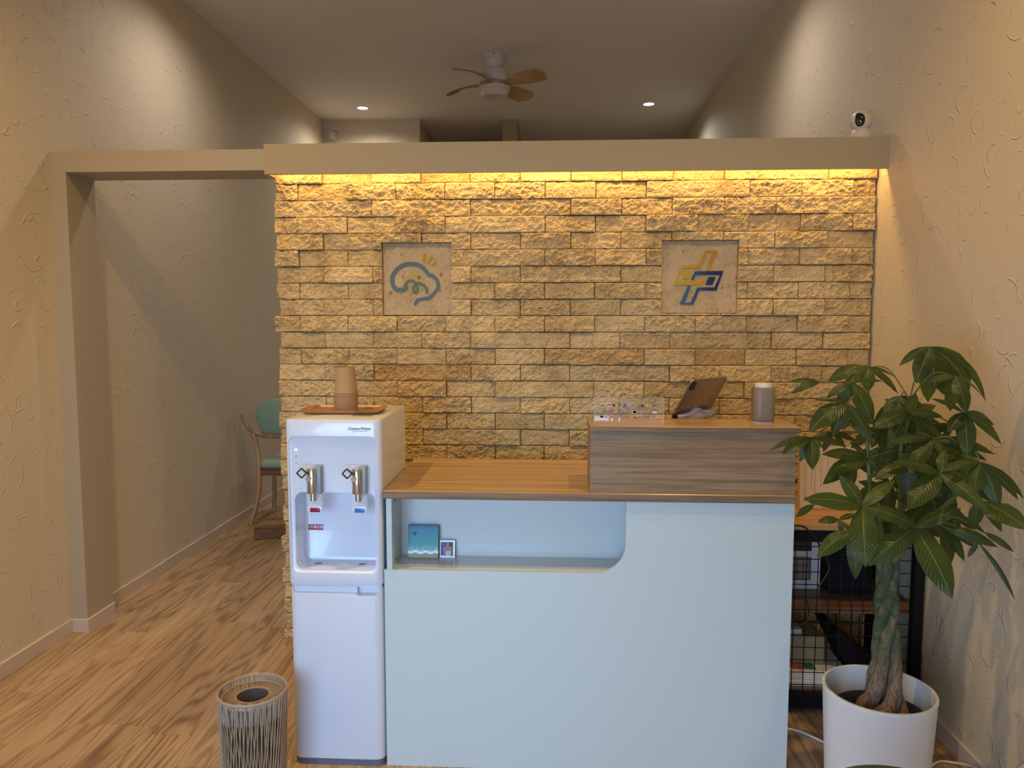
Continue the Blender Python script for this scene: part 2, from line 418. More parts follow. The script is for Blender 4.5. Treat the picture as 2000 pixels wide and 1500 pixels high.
def ribbon(bm, pts, width, y, th=0.003, mat=0):
    """flat stroke in the x-z plane with round ends; pts are (x, z)"""
    pts = [Vector(p) for p in pts]; n = len(pts)
    ws = list(width) if isinstance(width, (list, tuple)) else [width] * n
    def cap(p, q, w):            # half-round end beyond p, coming from q
        d = (p - q).normalized(); return [(p + d * (w / 2) * math.sin(t), w * math.cos(t)) for t in (.4, .75, 1.05, 1.3, 1.5)]
    a = [(p, w) for p, w in reversed(cap(pts[0], pts[1], ws[0]))]; z = cap(pts[-1], pts[-2], ws[-1])
    P = a + list(zip(pts, ws)) + z; n = len(P); Lf, Rt = [], []
    for i in range(n):
        p0, p1 = P[max(i - 1, 0)][0], P[min(i + 1, n - 1)][0]; d = (p1 - p0).normalized()
        k = 1.0
        if 0 < i < n - 1:
            d0, d1 = (P[i][0] - p0).normalized(), (p1 - P[i][0]).normalized()
            k = 1 / max(.55, math.cos(d0.angle(d1, 0) / 2))
        s_ = Vector((-d.y, d.x)) * P[i][1] / 2 * k
        Lf.append(P[i][0] + s_); Rt.append(P[i][0] - s_)
    t = bmesh.new()
    def ring(yy): return [t.verts.new((p.x, yy, p.y)) for p in Lf], [t.verts.new((p.x, yy, p.y)) for p in Rt]
    a, b = ring(y); c, d = ring(y - th)
    for i in range(n - 1):
        for q in ((c[i], c[i + 1], d[i + 1], d[i]), (a[i], b[i], b[i + 1], a[i + 1]), (a[i], a[i + 1], c[i + 1], c[i]), (b[i + 1], b[i], d[i], d[i + 1])): t.faces.new(q)
    t.faces.new((a[0], c[0], d[0], b[0])); t.faces.new((a[-1], b[-1], d[-1], c[-1]))
    bmesh.ops.recalc_face_normals(t, faces=t.faces[:])
    for f in t.faces: f.material_index = mat
    merge(bm, t); return bm
def disc(bm, x, z, r, y, th=0.003, mat=0, n=20, rz=None):
    rz = rz or r
    return prism(bm, [(x + r * math.cos(2 * PI * i / n), z + rz * math.sin(2 * PI * i / n)) for i in range(n)], 'y', y, y - th, mat)

def pieces(name, bm, mats, parent, smooth=False):
    """link every loose piece of a bmesh as a part of its own"""
    bm.verts.ensure_lookup_table(); seen = set(); out = []
    for v in bm.verts:
        if v in seen: continue
        isl, st = set(), [v]
        while st:
            q = st.pop()
            if q in isl: continue
            isl.add(q); st += [e.other_vert(q) for e in q.link_edges]
        seen |= isl
        nb = bmesh.new(); mp = {q: nb.verts.new(q.co) for q in isl}
        for f in {f for q in isl for f in q.link_faces}: nb.faces.new([mp[q] for q in f.verts])
        out.append(obj(name, nb, mats, parent, smooth=smooth))
    bm.free(); return out

# ================================================================== THE SETTING
XL, XR = -2.188, 1.326
b = bm_new(); box(b, -2.35, 1.5, -0.95, 10.2, -0.08, 0); struct('floor', b, M['floor'], smooth=False)
b = bm_new(); box(b, -2.35, 1.5, -0.95, 10.2, CEIL, CEIL + 0.1); struct('ceiling', b, M['ceil'], smooth=False)
b = bm_new(); box(b, XL - 0.15, XL, -0.95, 10.2, 0, CEIL); struct('wall_left', b, M['wall'], smooth=False)
b = bm_new(); box(b, XR, XR + 0.15, -0.95, 10.2, 0, CEIL); struct('wall_right', b, M['wall'], smooth=False)
b = bm_new(); box(b, XL, -1.264, 7.36, 10.0, 0, CEIL); struct('wall_back', b, M['wall'], smooth=False)
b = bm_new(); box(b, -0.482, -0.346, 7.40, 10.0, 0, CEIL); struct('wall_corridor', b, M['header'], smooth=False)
b = bm_new(); box(b, XL, XR, 10.0, 10.2, 0, CEIL); struct('wall_end', b, M['wall'], smooth=False)
# shop front behind the camera, with its window
b = bm_new()
WX0, WX1, WZ0, WZ1 = -1.66, 0.06, 0.18, 1.72
for q in ((XL, WX0, 0, CEIL), (WX1, XR, 0, CEIL), (WX0, WX1, 0, WZ0), (WX0, WX1, WZ1, CEIL)):
    box(b, q[0], q[1], -0.95, -0.80, q[2], q[3])
struct('wall_front', b, M['wall'], smooth=False)
b = bm_new()
for q in ((WX0, WX1, WZ0, WZ0 + 0.04), (WX0, WX1, WZ1 - 0.04, WZ1), (WX0, WX0 + 0.04, WZ0 + .04, WZ1 - .04), (WX1 - 0.04, WX1, WZ0 + .04, WZ1 - .04)):
    box(b, q[0], q[1], -0.93, -0.84, q[2], q[3])
w = struct('window_1', b, M['aluminium'], smooth=False)
b = bm_new(); box(b, WX0 + .04, WX1 - .04, -0.89, -0.884, WZ0 + .04, WZ1 - .04)
obj('pane', b, M['glass'], w, smooth=False)

# opening on the left: pillar and lintel
b = bm_new()
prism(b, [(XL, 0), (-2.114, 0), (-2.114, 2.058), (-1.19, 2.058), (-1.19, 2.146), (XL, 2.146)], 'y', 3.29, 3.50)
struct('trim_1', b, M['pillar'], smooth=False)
# partition that carries the stone
b = bm_new(); box(b, -1.186, XR, 3.315, 3.50, 0, 2.10); struct('wall_partition', b, M['header'], smooth=False)
# header board in front of the partition with a recess for the strip light
b = bm_new()
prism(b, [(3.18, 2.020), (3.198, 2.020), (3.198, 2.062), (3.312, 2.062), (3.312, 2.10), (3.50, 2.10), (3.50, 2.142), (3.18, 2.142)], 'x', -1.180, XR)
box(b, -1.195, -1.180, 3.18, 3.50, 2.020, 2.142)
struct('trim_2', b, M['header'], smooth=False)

# baseboards
def baseboard(name, segs):
    b = bm_new()
    for (x0, x1, y0, y1) in segs:
        box(b, x0, x1, y0, y1, 0, 0.057)
        box(b, x0 - .0005, x1 + .0005, y0, y1, 0.057, 0.060, mat=1)
    struct(name, b, [M['base'], M['base_top']], smooth=False)
T = 0.007
baseboard('baseboard_left', [(XL, XL + T, -0.80, 3.29)])
baseboard('baseboard_pillar', [(XL + T, -2.114 + T, 3.29 - T, 3.29), (-2.114, -2.114 + T, 3.29, 3.50)])
baseboard('baseboard_hall', [(XL, XL + T, 3.50, 7.36)])
baseboard('baseboard_right', [(XR - T, XR, -0.80, 3.24)])
baseboard('baseboard_back', [(XL + T, -1.264, 7.36 - T, 7.36)])

# ------------------------------------------------------------------ the split-face stone cladding
def build_stone():
    plaques = [(-0.732, -0.431, 1.439, 1.748), (0.453, 0.771, 1.447, 1.752)]
    PX, PZ, ZT = 0.2108, 0.0697, 1.995
    b = bmesh.new(); tint = b.verts.layers.float_color.new('tint')
    rnd = random.Random(11)
    def subtract(rects, p):
        out = []
        for (x0, x1, z0, z1) in rects:
            ix0, ix1, iz0, iz1 = max(x0, p[0]), min(x1, p[1]), max(z0, p[2]), min(z1, p[3])
            if ix1 <= ix0 or iz1 <= iz0: out.append((x0, x1, z0, z1)); continue
            if ix0 > x0: out.append((x0, ix0, z0, z1))
            if x1 > ix1: out.append((ix1, x1, z0, z1))
            if iz1 < z1: out.append((ix0, ix1, iz1, z1))
            if iz0 > z0: out.append((ix0, ix1, z0, iz0))
        return [r for r in out if r[1] - r[0] > .006 and r[3] - r[2] > .006]
    rows = [(1.995, 2.058)] + [(ZT - (k + 1) * PZ, ZT - k * PZ) for k in range(29)]
    for k, (z0, z1) in enumerate(rows):
        z0 = max(z0, 0.0)
        if z1 - z0 < .01: continue
        off = -0.879 if k % 2 else -0.771
        xs = [off + PX * n for n in range(-3, 12)]
        xs = [x for x in xs if -1.13 < x < 1.27]
        left = -1.187 + rnd.uniform(-.010, .006) - (0.004 if k % 2 else -0.004)
        xs = [left] + xs + [1.318]
        # a few stones span two pitches
        i = 1
        while i < len(xs) - 1:
            if rnd.random() < 0.16 and 2 < i < len(xs) - 2: xs.pop(i)
            i += 1
        for x0, x1 in zip(xs, xs[1:]):
            g = 0.0008 + rnd.random() * 0.0009
            rects = [(x0 + g, x1 - g, z0 + g + rnd.random() * .001, z1 - g)]
            for p in plaques: rects = subtract(rects, p)
            d0 = rnd.uniform(0.000, 0.016); amp = rnd.uniform(0.0045, 0.012); sd = rnd.uniform(0, 90)
            tx = rnd.uniform(-.03, .03); tz = rnd.uniform(-.09, .09)
            tv = rnd.uniform(0.88, 1.06); tw = rnd.uniform(-.02, .02)
            col = (tv + tw, tv, tv - tw * 1.5, 1)
            if rnd.random() < .03: col = (.86, .78, .70, 1)
            cx, cz = (x0 + x1) / 2, (z0 + z1) / 2
            visible = z1 > 0.78 or x0 < -1.05
            for (a0, a1, c0, c1) in rects:
                st = 0.0042 if visible else 0.02
                nx = max(2, int((a1 - a0) / st)); nz = max(2, int((c1 - c0) / st)); G = []
                for j in range(nz + 1):
                    row = []
                    for i in range(nx + 1):
                        x = a0 + (a1 - a0) * i / nx; z = c0 + (c1 - c0) * j / nz
                        ed = min(x - x0, x1 - x, z - z0, z1 - z)
                        big = noise.noise(Vector((x * 16 + sd, sd, z * 22)))
                        mid = noise.noise(Vector((x * 48 + sd, sd * 2, z * 60)))
                        rid = 1 - abs(noise.noise(Vector((x * 30 + sd, 5, z * 34 - sd)))) * 2
                        fin = noise.noise(Vector((x * 120, sd, z * 130)))
                        vf = noise.noise(Vector((x * 230, sd * 3, z * 240)))
                        rd2 = 1 - abs(noise.noise(Vector((x * 70, sd, z * 78)))) * 2.4
                        h = d0 + amp * (0.6 * big + 0.35 * mid + 0.55 * rid + 0.30 * rd2 + 0.34 * fin + 0.20 * vf) + (x - cx) * tx + (z - cz) * tz
                        h -= max(0, 0.004 - ed) * 0.9 * (1 + fin)
                        h = max(-0.012, min(0.028, h))
                        y = 3.284 - h
                        v = b.verts.new((x + (fin * .0012 if 0 < i < nx else 0), y, z + (mid * .0015 if 0 < j < nz else 0))); v[tint] = col
                        row.append(v)
                    G.append(row)
                for j in range(nz):
                    for i in range(nx): b.faces.new((G[j][i], G[j][i + 1], G[j + 1][i + 1], G[j + 1][i]))
                ring = [G[0][i] for i in range(nx + 1)] + [G[j][nx] for j in range(1, nz + 1)] + [G[nz][i] for i in range(nx - 1, -1, -1)] + [G[j][0] for j in range(nz - 1, 0, -1)]
                back = []
                for v in ring:
                    w_ = b.verts.new((v.co.x, 3.314, v.co.z)); w_[tint] = tuple(q * .9 for q in col[:3]) + (1,); back.append(w_)
                n = len(ring)
                for i in range(n):
                    j = (i + 1) % n; b.faces.new((ring[j], ring[i], back[i], back[j]))
    o = struct('wall_stone', b, M['stone'], smooth=False)
    return o
build_stone()
b = bm_new(); box(b, -1.18, 1.318, 3.306, 3.3145, 0, 2.058); struct('wall_stone_backing', b, M['mortar'], smooth=False)

# ================================================================== LOGO PLAQUES
def plaque(x0, x1, z0, z1, label):
    o = empty('logo_plaque', ((x0 + x1) / 2, 3.3, z0))
    tag(o, label, 'plaque')
    b = bm_new(); box(b, x0 + .002, x1 - .002, 3.294, 3.306, z0 + .002, z1 - .002)
    obj('stone_plate', b, M['stone_flat'], o, smooth=False)
    return o
pl = plaque(-0.732, -0.431, 1.439, 1.748, 'square travertine plaque with a grey-blue brain line emblem, set in the stone wall')
K = 7.5
def A(zx, zy): return (-0.732 + (720 + zx / K - 745) * 0.002175, 1.748 - (440 + zy / K - 474) * 0.002175)
def AP(pts, k=6): return [(v.x, v.y) for v in smooth_path([(*A(*p), 0) for p in pts], k)]
YP = 3.294
b = bm_new()
prism(b, [A(*p) for p in [(545, 740), (600, 705), (680, 690), (740, 715), (790, 745), (825, 800), (830, 850), (800, 930), (760, 975), (690, 1000), (620, 995), (560, 950), (535, 905), (500, 850), (490, 800)]], 'y', YP, YP - .0012)
obj('yellow_glow', b, flat('emblem_pale_yellow', (0.42, 0.34, 0.09), .7), pl, smooth=False)
m_blue = flat('emblem_grey_blue', (0.10, 0.15, 0.20), .7)
b = bm_new()
main = AP([(540, 905), (495, 940), (430, 945), (370, 915), (335, 850), (330, 770), (365, 690), (430, 620), (520, 575), (620, 562), (710, 575), (790, 620), (840, 675), (880, 722), (930, 738), (985, 785), (1015, 850), (1005, 920), (960, 985), (895, 1050), (840, 1070), (740, 1080), (700, 1100), (668, 1150)])
nn = len(main)
ws = [(.0172 if i / nn < .35 else .0172 - .0040 * min(1, (i / nn - .35) / .4)) for i in range(nn)]
ribbon(b, main, ws, YP - .0012, .003)
ribbon(b, AP([(500, 930), (530, 860), (570, 815), (620, 805), (670, 835), (705, 900), (700, 960), (675, 985)]), .0098, YP - .0016, .003)
ribbon(b, AP([(675, 985), (648, 960), (650, 900), (690, 850), (740, 845), (800, 875), (840, 930), (850, 985)]), .0098, YP - .0021, .003)
x, z = A(730, 760); disc(b, x, z, .0066, YP - .0012, .003)
obj('brain_outline', b, m_blue, pl, ang=40)
m_ray = flat('emblem_yellow', (0.42, 0.28, 0.01), .7)
for p0, p1 in (((812, 432), (805, 515)), ((915, 465), (875, 535)), ((980, 545), (935, 580))):
    b = bm_new(); ribbon(b, [A(*p0), A(*p1)], .0115, YP, .003); obj('yellow_ray', b, m_ray, pl)
b = bm_new()
for q in ((1058, 718), (302, 985)): x, z = A(*q); disc(b, x, z, .0072, YP, .002)
pieces('pink_dot', b, flat('emblem_pink', (0.34, 0.13, 0.11), .7), pl)
b = bm_new()
for q in ((1095, 798), (375, 1028)): x, z = A(*q); disc(b, x, z, .0064, YP, .002)
pieces('ochre_dot', b, flat('emblem_ochre', (0.48, 0.30, 0.08)), pl)

pr = plaque(0.453, 0.771, 1.447, 1.752, 'square travertine plaque with an interlocking yellow and blue cross emblem')
def A2(zx, zy): return (0.453 + (1270 + zx / K - 1292) * 0.00215, 1.752 - (440 + zy / K - 469) * 0.00213)
def grad_mat(name, axis, a, c, lo, hi):
    m, nt, bs = new_mat(name)
    tc = nt.nodes.new('ShaderNodeTexCoord'); sx = nt.nodes.new('ShaderNodeSeparateXYZ'); L(nt, tc.outputs['Object'], sx.inputs[0])
    f = math_(nt, 'ADD', math_(nt, 'MULTIPLY', sx.outputs[0], axis[0]), math_(nt, 'MULTIPLY', sx.outputs[2], axis[1]))
    f = math_(nt, 'DIVIDE', math_(nt, 'SUBTRACT', f, lo), hi - lo, clamp=True)
    L(nt, mixc(nt, f, a, c), bs.inputs['Base Color']); bs.inputs['Roughness'].default_value = .7
    return m
m_y = grad_mat('emblem_yellow_to_orange', (1, 0), (0.45, 0.33, 0.010), (0.52, 0.21, 0.010), -0.07, 0.06)
m_b = grad_mat('emblem_blue_to_navy', (1, 0), (0.04, 0.13, 0.24), (0.005, 0.012, 0.085), -0.07, 0.05)
b = bm_new()
ribbon(b, [A2(*p) for p in [(850, 640), (945, 380), (815, 380), (720, 605), (465, 605), (380, 842), (765, 842), (800, 760)]], .0125, YP, .004)
prism(b, [A2(*p) for p in [(507, 662), (605, 662), (572, 778), (465, 778)]], 'y', YP, YP - .004)
obj('yellow_link', b, m_y, pr, smooth=False)
b = bm_new()
ribbon(b, [A2(*p) for p in [(625, 780), (665, 697), (1045, 697), (960, 930), (710, 930), (625, 1145), (480, 1145), (575, 900)]], .0125, YP - .001, .004)
prism(b, [A2(*p) for p in [(855, 755), (960, 755), (915, 870), (812, 870)]], 'y', YP, YP - .004)
obj('blue_link', b, m_b, pr, smooth=False)

# strip light tape
b = bm_new(); box(b, -1.165, 1.295, 3.210, 3.222, 2.058, 2.062)
tag(obj('light_strip', b, M['led_tape'], smooth=False, root=(0.065, 3.216, 2.062)), 'warm yellow light strip hidden under the header board above the stone wall', 'light strip')

# ================================================================== CEILING
labels = ['bright recessed downlight left of the ceiling fan, near the back wall',
          'bright recessed downlight in the ceiling to the right of the ceiling fan',
          'recessed downlight above the opening on the left', 'recessed downlight above the right end of the header',
          'recessed downlight in the front left of the room', 'made-up recessed downlight in the front right, warming the right wall',
          'recessed downlight above the camera']
for (x, y, p, c), lb in zip(DOWNLIGHTS, labels):
    o = empty('ceiling_downlight', (x, y, CEIL)); tag(o, lb, 'ceiling light', 'recessed downlights')
    b = bm_new(); lathe(b, [(.056, CEIL), (.056, CEIL - .004), (.047, CEIL - .005), (.045, CEIL + .004), (.056, CEIL + .004)], x, y, 32)
    obj('trim_ring', b, M['cream_plastic'], o)
    b = bm_new(); lathe(b, [(0, CEIL - .002), (.045, CEIL - .002), (.045, CEIL + .002)], x, y, 32)
    obj('diffuser', b, M['lamp_face'], o)

fx, fy = -0.425, 5.64
fan = empty('ceiling_fan', (fx, fy, CEIL)); tag(fan, 'white ceiling fan with four wooden propeller blades and a round lamp', 'ceiling fan')
b = bm_new(); lathe(b, [(0, CEIL), (.070, CEIL), (.070, CEIL - .028), (.064, CEIL - .032), (.047, CEIL - .100), (.045, CEIL - .105), (0, CEIL - .105)], fx, fy)
box(b, fx - .006, fx + .004, fy - .072, fy - .062, CEIL - .012, CEIL - .004, mat=1)
obj('mounting_cup', b, [M['cream_plastic'], M['screw']], fan)
b = bm_new(); lathe(b, [(0, CEIL - .10), (.06, CEIL - .10), (.095, CEIL - .108), (.106, CEIL - .125), (.106, CEIL - .185), (.100, CEIL - .19), (0, CEIL - .19)], fx, fy)
obj('motor_housing', b, M['cream_plastic'], fan)
b = bm_new(); lathe(b, [(0, CEIL - .19), (.088, CEIL - .19), (.09, CEIL - .205), (.086, CEIL - .215), (0, CEIL - .215)], fx, fy)
obj('blade_hub', b, M['fan_wood'], fan)
b = bm_new(); lathe(b, [(0, CEIL - .215), (.10, CEIL - .215), (.112, CEIL - .222), (.110, CEIL - .245), (.104, CEIL - .247), (.092, CEIL - .282), (.086, CEIL - .288), (0, CEIL - .292)], fx, fy)
lampo = obj('lamp_shade', b, M['cream_plastic'], fan)
for k in range(4):
    a = math.radians(-30 + 90 * k)
    bl = bmesh.new(); rows = []
    ns = 22
    for i in range(ns + 1):
        t = i / ns; r = 0.05 + 0.385 * t
        wdt = 0.034 + 0.040 * (1 / (1 + math.exp(-(t - .35) * 14)))
        if t > .86: wdt *= math.sqrt(max(0.02, 1 - ((t - .86) / .145) ** 2))
        sweep = 0.028 * math.sin(t * PI) - 0.03 * t * t
        tw = math.radians(-26 + 10 * t); zz = CEIL - .205 + 0.018 * math.sin(t * PI)
        th = .0075 * (1 - .5 * t)
        ring = []
        for (u, hh) in ((-1, 0), (-.6, 1), (0, 1.15), (.6, 1), (1, 0), (.6, -1), (0, -1.1), (-.6, -1)):
            s = u * wdt; h = hh * th
            px = r; py = sweep + s * math.cos(tw); pz = s * math.sin(tw) + h
            ring.append(bl.verts.new((fx + px * math.cos(a) - py * math.sin(a), fy + px * math.sin(a) + py * math.cos(a), zz + pz)))
        rows.append(ring)
    for r0, r1 in zip(rows, rows[1:]):
        for i in range(8):
            j = (i + 1) % 8; bl.faces.new((r0[i], r0[j], r1[j], r1[i]))
    bl.faces.new(rows[0]); bl.faces.new(list(reversed(rows[-1])))
    bmesh.ops.recalc_face_normals(bl, faces=bl.faces[:])
    obj('blade', bl, M['fan_wood'], fan, ang=60)

# socket with adaptor high on the back wall
ox, oz = -2.069, 3.186
o = empty('wall_outlet', (ox, 7.36, oz)); tag(o, 'small white wall outlet with plugged-in adaptor high on the far back wall', 'wall outlet')
b = bm_new(); box(b, ox - .045, ox + .035, 7.352, 7.36, oz - .05, oz + .07, .003); obj('cover_plate', b, M['cream_plastic'], o)
b = bm_new(); box(b, ox - .052, ox + .012, 7.318, 7.352, oz - .075, oz - .005, .008); obj('adaptor', b, M['cream_plastic'], o)
b = bm_new(); box(b, ox - .03, ox + .0, 7.33, 7.352, oz + .0, oz + .03, .006); obj('plug', b, M['cream_plastic'], o)
b = bm_new(); tube(b, smooth_path([(ox - .01, 7.325, oz + .01), (ox + .04, 7.315, oz + .015), (ox + .062, 7.32, oz - .02), (ox + .03, 7.33, oz - .055), (ox - .02, 7.345, oz - .09), (ox - .06, 7.35, oz - .125), (ox - .068, 7.35, oz - .2)]), .005)
obj('power_cord', b, M['cream_plastic'], o)

# security camera on the header ledge
cx, cy = 1.243, 3.262
o = empty('security_camera', (cx, cy, 2.142)); tag(o, 'white round security camera with black lens face on top of the header', 'security camera')
b = bm_new(); lathe(b, [(0, 2.142), (.048, 2.142), (.048, 2.146), (.040, 2.168), (.034, 2.184), (.030, 2.188), (0, 2.188)], cx, cy, 40)
obj('base', b, M['cream_plastic'], o)
hz = 2.222; R = 0.043
b = bm_new(); bmesh.ops.create_uvsphere(b, u_segments=40, v_segments=24, radius=R, matrix=Matrix.Translation((cx, cy, hz)))
obj('head', b, M['cream_plastic'], o)
dv = Vector((-0.50, -0.86, -0.08)).normalized(); sx_ = dv.cross(Vector((0, 0, 1))).normalized(); ux = sx_.cross(dv)
def on_ball(u, v, k=1.0): return Vector((cx, cy, hz)) + (dv + sx_ * u + ux * v).normalized() * R * k
b = bmesh.new()
out = [(.50, .78), (.30, .80), (.0, .72), (-.30, .52), (-.46, .22), (-.48, -.12), (-.40, -.42), (-.18, -.62), (.06, -.66), (.28, -.56), (.42, -.32), (.46, 0), (.44, .30), (.52, .60)]
out = [(v.x * 1.12 - .04, v.y * 1.22 + .04) for v in smooth_path([(*p, 0) for p in out + out[:1]], 3)][:-1]
rings = []
for s in (1, .75, .5, .25): rings.append([b.verts.new(on_ball(p[0] * s, p[1] * s, 1.025 if s < 1 else 0.99)) for p in out])
c0 = b.verts.new(on_ball(0, 0, 1.03)); n = len(out)
for r0, r1 in zip(rings, rings[1:]):
    for i in range(n): b.faces.new((r0[i], r0[(i + 1) % n], r1[(i + 1) % n], r1[i]))
for i in range(n): b.faces.new((rings[-1][i], rings[-1][(i + 1) % n], c0))
bmesh.ops.recalc_face_normals(b, faces=b.faces[:])
fp = obj('face_plate', b, M['black_plastic'], o)
b = bm_new()
tube(b, [on_ball(-.02 + .17 * math.cos(t * PI / 12), -.22 + .19 * math.sin(t * PI / 12), 1.035) for t in range(25)], .0008, 6)
obj('lens_ring', b, flat('lens_ring_grey', (.35, .37, .38)), fp)
b = bm_new(); lathe(b, [(0, 0), (.0015, 0), (0, .001)], 0, 0, 8)
for v in b.verts: v.co = v.co + on_ball(0, .12, 1.04)
obj('status_dot', b, flat('status_dot_white', (.6, .6, .6)), fp)

# ================================================================== WATER DISPENSER
dp = empty('water_dispenser', (-0.677, 2.51, 0)); tag(dp, 'tall white water dispenser with two chrome taps beside the reception counter', 'water dispenser')
DX0, DX1, DY0, DY1 = -0.829, -0.527, 2.31, 2.70
b = bm_new(); prism(b, rrect(DX0 + .004, DX1 - .004, DY0 + .006, DY1 - .01, .03), 'z', 0, .024); obj('base', b, M['grey_plastic'], dp)
a = bm_new(); prism(a, rrect(DX0 + .002, DX1 - .002, DY0 + .002, DY1, .032, 8, (1, 1, 0, 0)), 'z', .022, .586, bev=.004)
c1 = bm_new(); prism(c1, rrect(-.815, -.541, .566, .62, .012, 5), 'y', DY0 - .02, DY0 + .016)
c2 = bm_new(); prism(c2, rrect(-.612, -.549, .560, .60, .008, 5), 'y', DY0 - .02, DY0 + .034)
obj('lower_door', boolean(a, [c1, c2]), M['white_plastic'], dp)
b = bm_new(); box(b, DX0 + .008, DX1 - .008, DY0 + .02, DY1 - .01, .584, .596); obj('seam_band', b, M['white_plastic'], dp, smooth=False)
a = bm_new(); prism(a, rrect(DX0, DX1, DY0, DY1, .026, 8, (1, 1, 0, 0)), 'z', .594, 1.117, bev=.005)
c1 = bm_new(); prism(c1, rrect(-.8155, -.5405, .632, 1.066, .022, 8), 'y', DY0 - .02, DY0 + .008, bev=.0035)
c2 = bm_new(); prism(c2, rrect(-.802, -.549, .640, .888, .026, 8), 'y', DY0 - .03, DY0 + .105, bev=.010)
head = obj('upper_housing', boolean(a, [c1, c2]), M['white_plastic'], dp)
b = bm_new(); box(b, -.762, -.742, 2.375, 2.385, .6395, .6415); box(b, -.618, -.598, 2.375, 2.385, .6395, .6415)
pieces('drain_slot', b, M['grey_plastic'], dp)
b = bm_new(); box(b, -.640, -.575, 2.395, 2.432, 1.1168, 1.1176); obj('warning_plate', b, flat('grey_film', (.22, .24, .22)), dp, smooth=False)
# brand lettering and its swoosh
b = text_bm('CosmoWater', .0128, (-.5925, DY0 - .0001, 1.0895), .0003, .28, .0003)
ribbon(b, [(v.x, v.y) for v in smooth_path([(-.617, 1.0795, 0), (-.595, 1.0822, 0), (-.566, 1.0805, 0)], 6)], .0011, DY0, .0003)
obj('brand_lettering', b, flat('lettering_charcoal', (.045, .05, .07)), dp, smooth=False)
YF = DY0 + .008
b = bm_new(); disc(b, -.795, 1.021, .0034, YF, .0015); obj('power_light', b, emit('blue_indicator', (.25, .55, 1.0), 3.5), dp)
b = bm_new(); box(b, -.801, -.789, YF - .001, YF, .995, 1.007); disc(b, -.795, 1.001, .0020, YF - .001, .0006, 1)
obj('status_button', b, [flat('button_blue_white', (.62, .68, .80)), M['grey_plastic']], dp, smooth=False)
b = bm_new(); disc(b, -.7945, .981, .0016, YF, .0008); obj('sensor_dot', b, M['grey_plastic'], dp)
# heat sticker
YS = DY0 + .105
b = bm_new(); box(b, -.806, -.744, YS - .0008, YS, .7405, .7590); st = obj('heat_warning_sticker', b, flat('sticker_red', (.40, .012, .03)), dp, smooth=False)
b = text_bm('熱湯注意', .0112, (-.7665, YS - .0010, .7500), .0002, 0, .0002)
disc(b, -.7965, .7500, .0064, YS - .0008, .0004)
obj('sticker_lettering', b, flat('sticker_white', (.70, .66, .68)), st, smooth=False)
b = bm_new(); ribbon(b, [(-.8005, .7545), (-.7925, .7455)], .0014, YS - .0012, .0003); ribbon(b, [(-.7990, .7475), (-.7945, .7525)], .0020, YS - .0012, .0003)
obj('sticker_symbol', b, flat('sticker_red_ink', (.40, .012, .03)), st, smooth=False)

def faucet(x, tabcol, tabname):
    yc = 2.292
    f = bm_new(); tube(f, [(x, yc, .969), (x, yc, .967), (x, yc, .893), (x, yc, .891)], [.0155, .0168, .0168, .0158], 32)
    fo = obj('tap', f, M['steel'], dp)
    f = bm_new(); box(f, x + .004, x + .026, yc - .004, 2.319, .888, .974, .002); obj('tap_mount', f, flat('blue_grey_plastic', (.26, .32, .38)), fo)
    f = bm_new(); tube(f, [(x + .002, yc, .893), (x + .002, yc, .868)], .0098, 28); obj('spout', f, M['steel'], fo)
    f = bm_new(); tube(f, [(x - .006, yc - .014, .940), (x - .006, yc - .024, .940)], .0082, 28); obj('screw_cap', f, flat('brushed_bronze_cap', (.30, .25, .20), .35), fo)
    f = bm_new(); q = .0150; cxx, czz, yy = x - .0265, .957, yc - .020
    P4 = [(cxx, yy, czz + q), (cxx + q, yy, czz), (cxx, yy, czz - q), (cxx - q, yy, czz)]
    
    for u_ in range(4): tube(f, [P4[u_], P4[(u_ + 1) % 4]], .0026, 6)
    tube(f, [(cxx + .001, yy, czz + q * .9), (x - .004, yc - .012, .951)], .0022, 6)
    obj('lever', f, M['dark_metal'], fo)
    g = bm_new(); prism(g, rrect(x - .026, x + .023, .820, .892, .008, 5), 'y', 2.3175, 2.3205 - .006, bev=.0008)
    go = obj('splash_guard', g, M['clear_guard'], dp)
    g = bm_new(); prism(g, rrect(x - .024, x + .021, .822, .845, .006, 4), 'y', 2.325, 2.3135, bev=.001); obj('guard_plate', g, M['white_plastic'], go)
    g = bm_new(); prism(g, rrect(x - .016, x + .015, .8260, .8395, .002, 4), 'y', 2.3135, 2.3118, bev=.0004); obj(tabname, g, tabcol, go)
    g = bm_new(); tube(g, smooth_path([(x + .02, 2.31, .886), (x + .018, 2.306, .872), (x + .010, 2.304, .862), (x - .006, 2.304, .858)], 4), .0032, 8); obj('valve_arm', g, M['white_plastic'], fo)
    # instruction label above the tap
    x0, x1, z0, z1 = x - .047, x + .0235, .957, .9755
    l = bm_new(); box(l, x0, x1, YF - .0004, YF, z0, z1)
    lo = obj('instruction_label', l, M['white_card'], dp, smooth=False)
    l = bm_new()
    for p, q_ in (((x0, z0), (x1, z0)), ((x0, z1), (x1, z1)), ((x0, z0), (x0, z1)), ((x1, z0), (x1, z1))): ribbon(l, [p, q_], .0006, YF - .0004, .0002)
    for sx2 in (x0 + .008, x1 - .008):
        ribbon(l, [(sx2 + .0038 * math.cos(t), z1 - .0065 + .0038 * math.sin(t)) for t in [k * PI / 6 for k in range(2, 13)]], .0009, YF - .0004, .0002)
    for (ax, az, w_) in ((.014, .0045, .011), (.014, .0078, .006), (.046, .0045, .010), (.050, .0078, .005), (.020, .014, .008), (.050, .014, .012)):
        n_ = int(w_ / .0022)
        for k in range(n_): box(l, x0 + ax + k * .0022, x0 + ax + k * .0022 + .0013, YF - .0006, YF - .0004, z1 - az - .0008, z1 - az + .0008)
    obj('label_print', l, flat('label_ink', (.12, .13, .17)), lo, smooth=False)
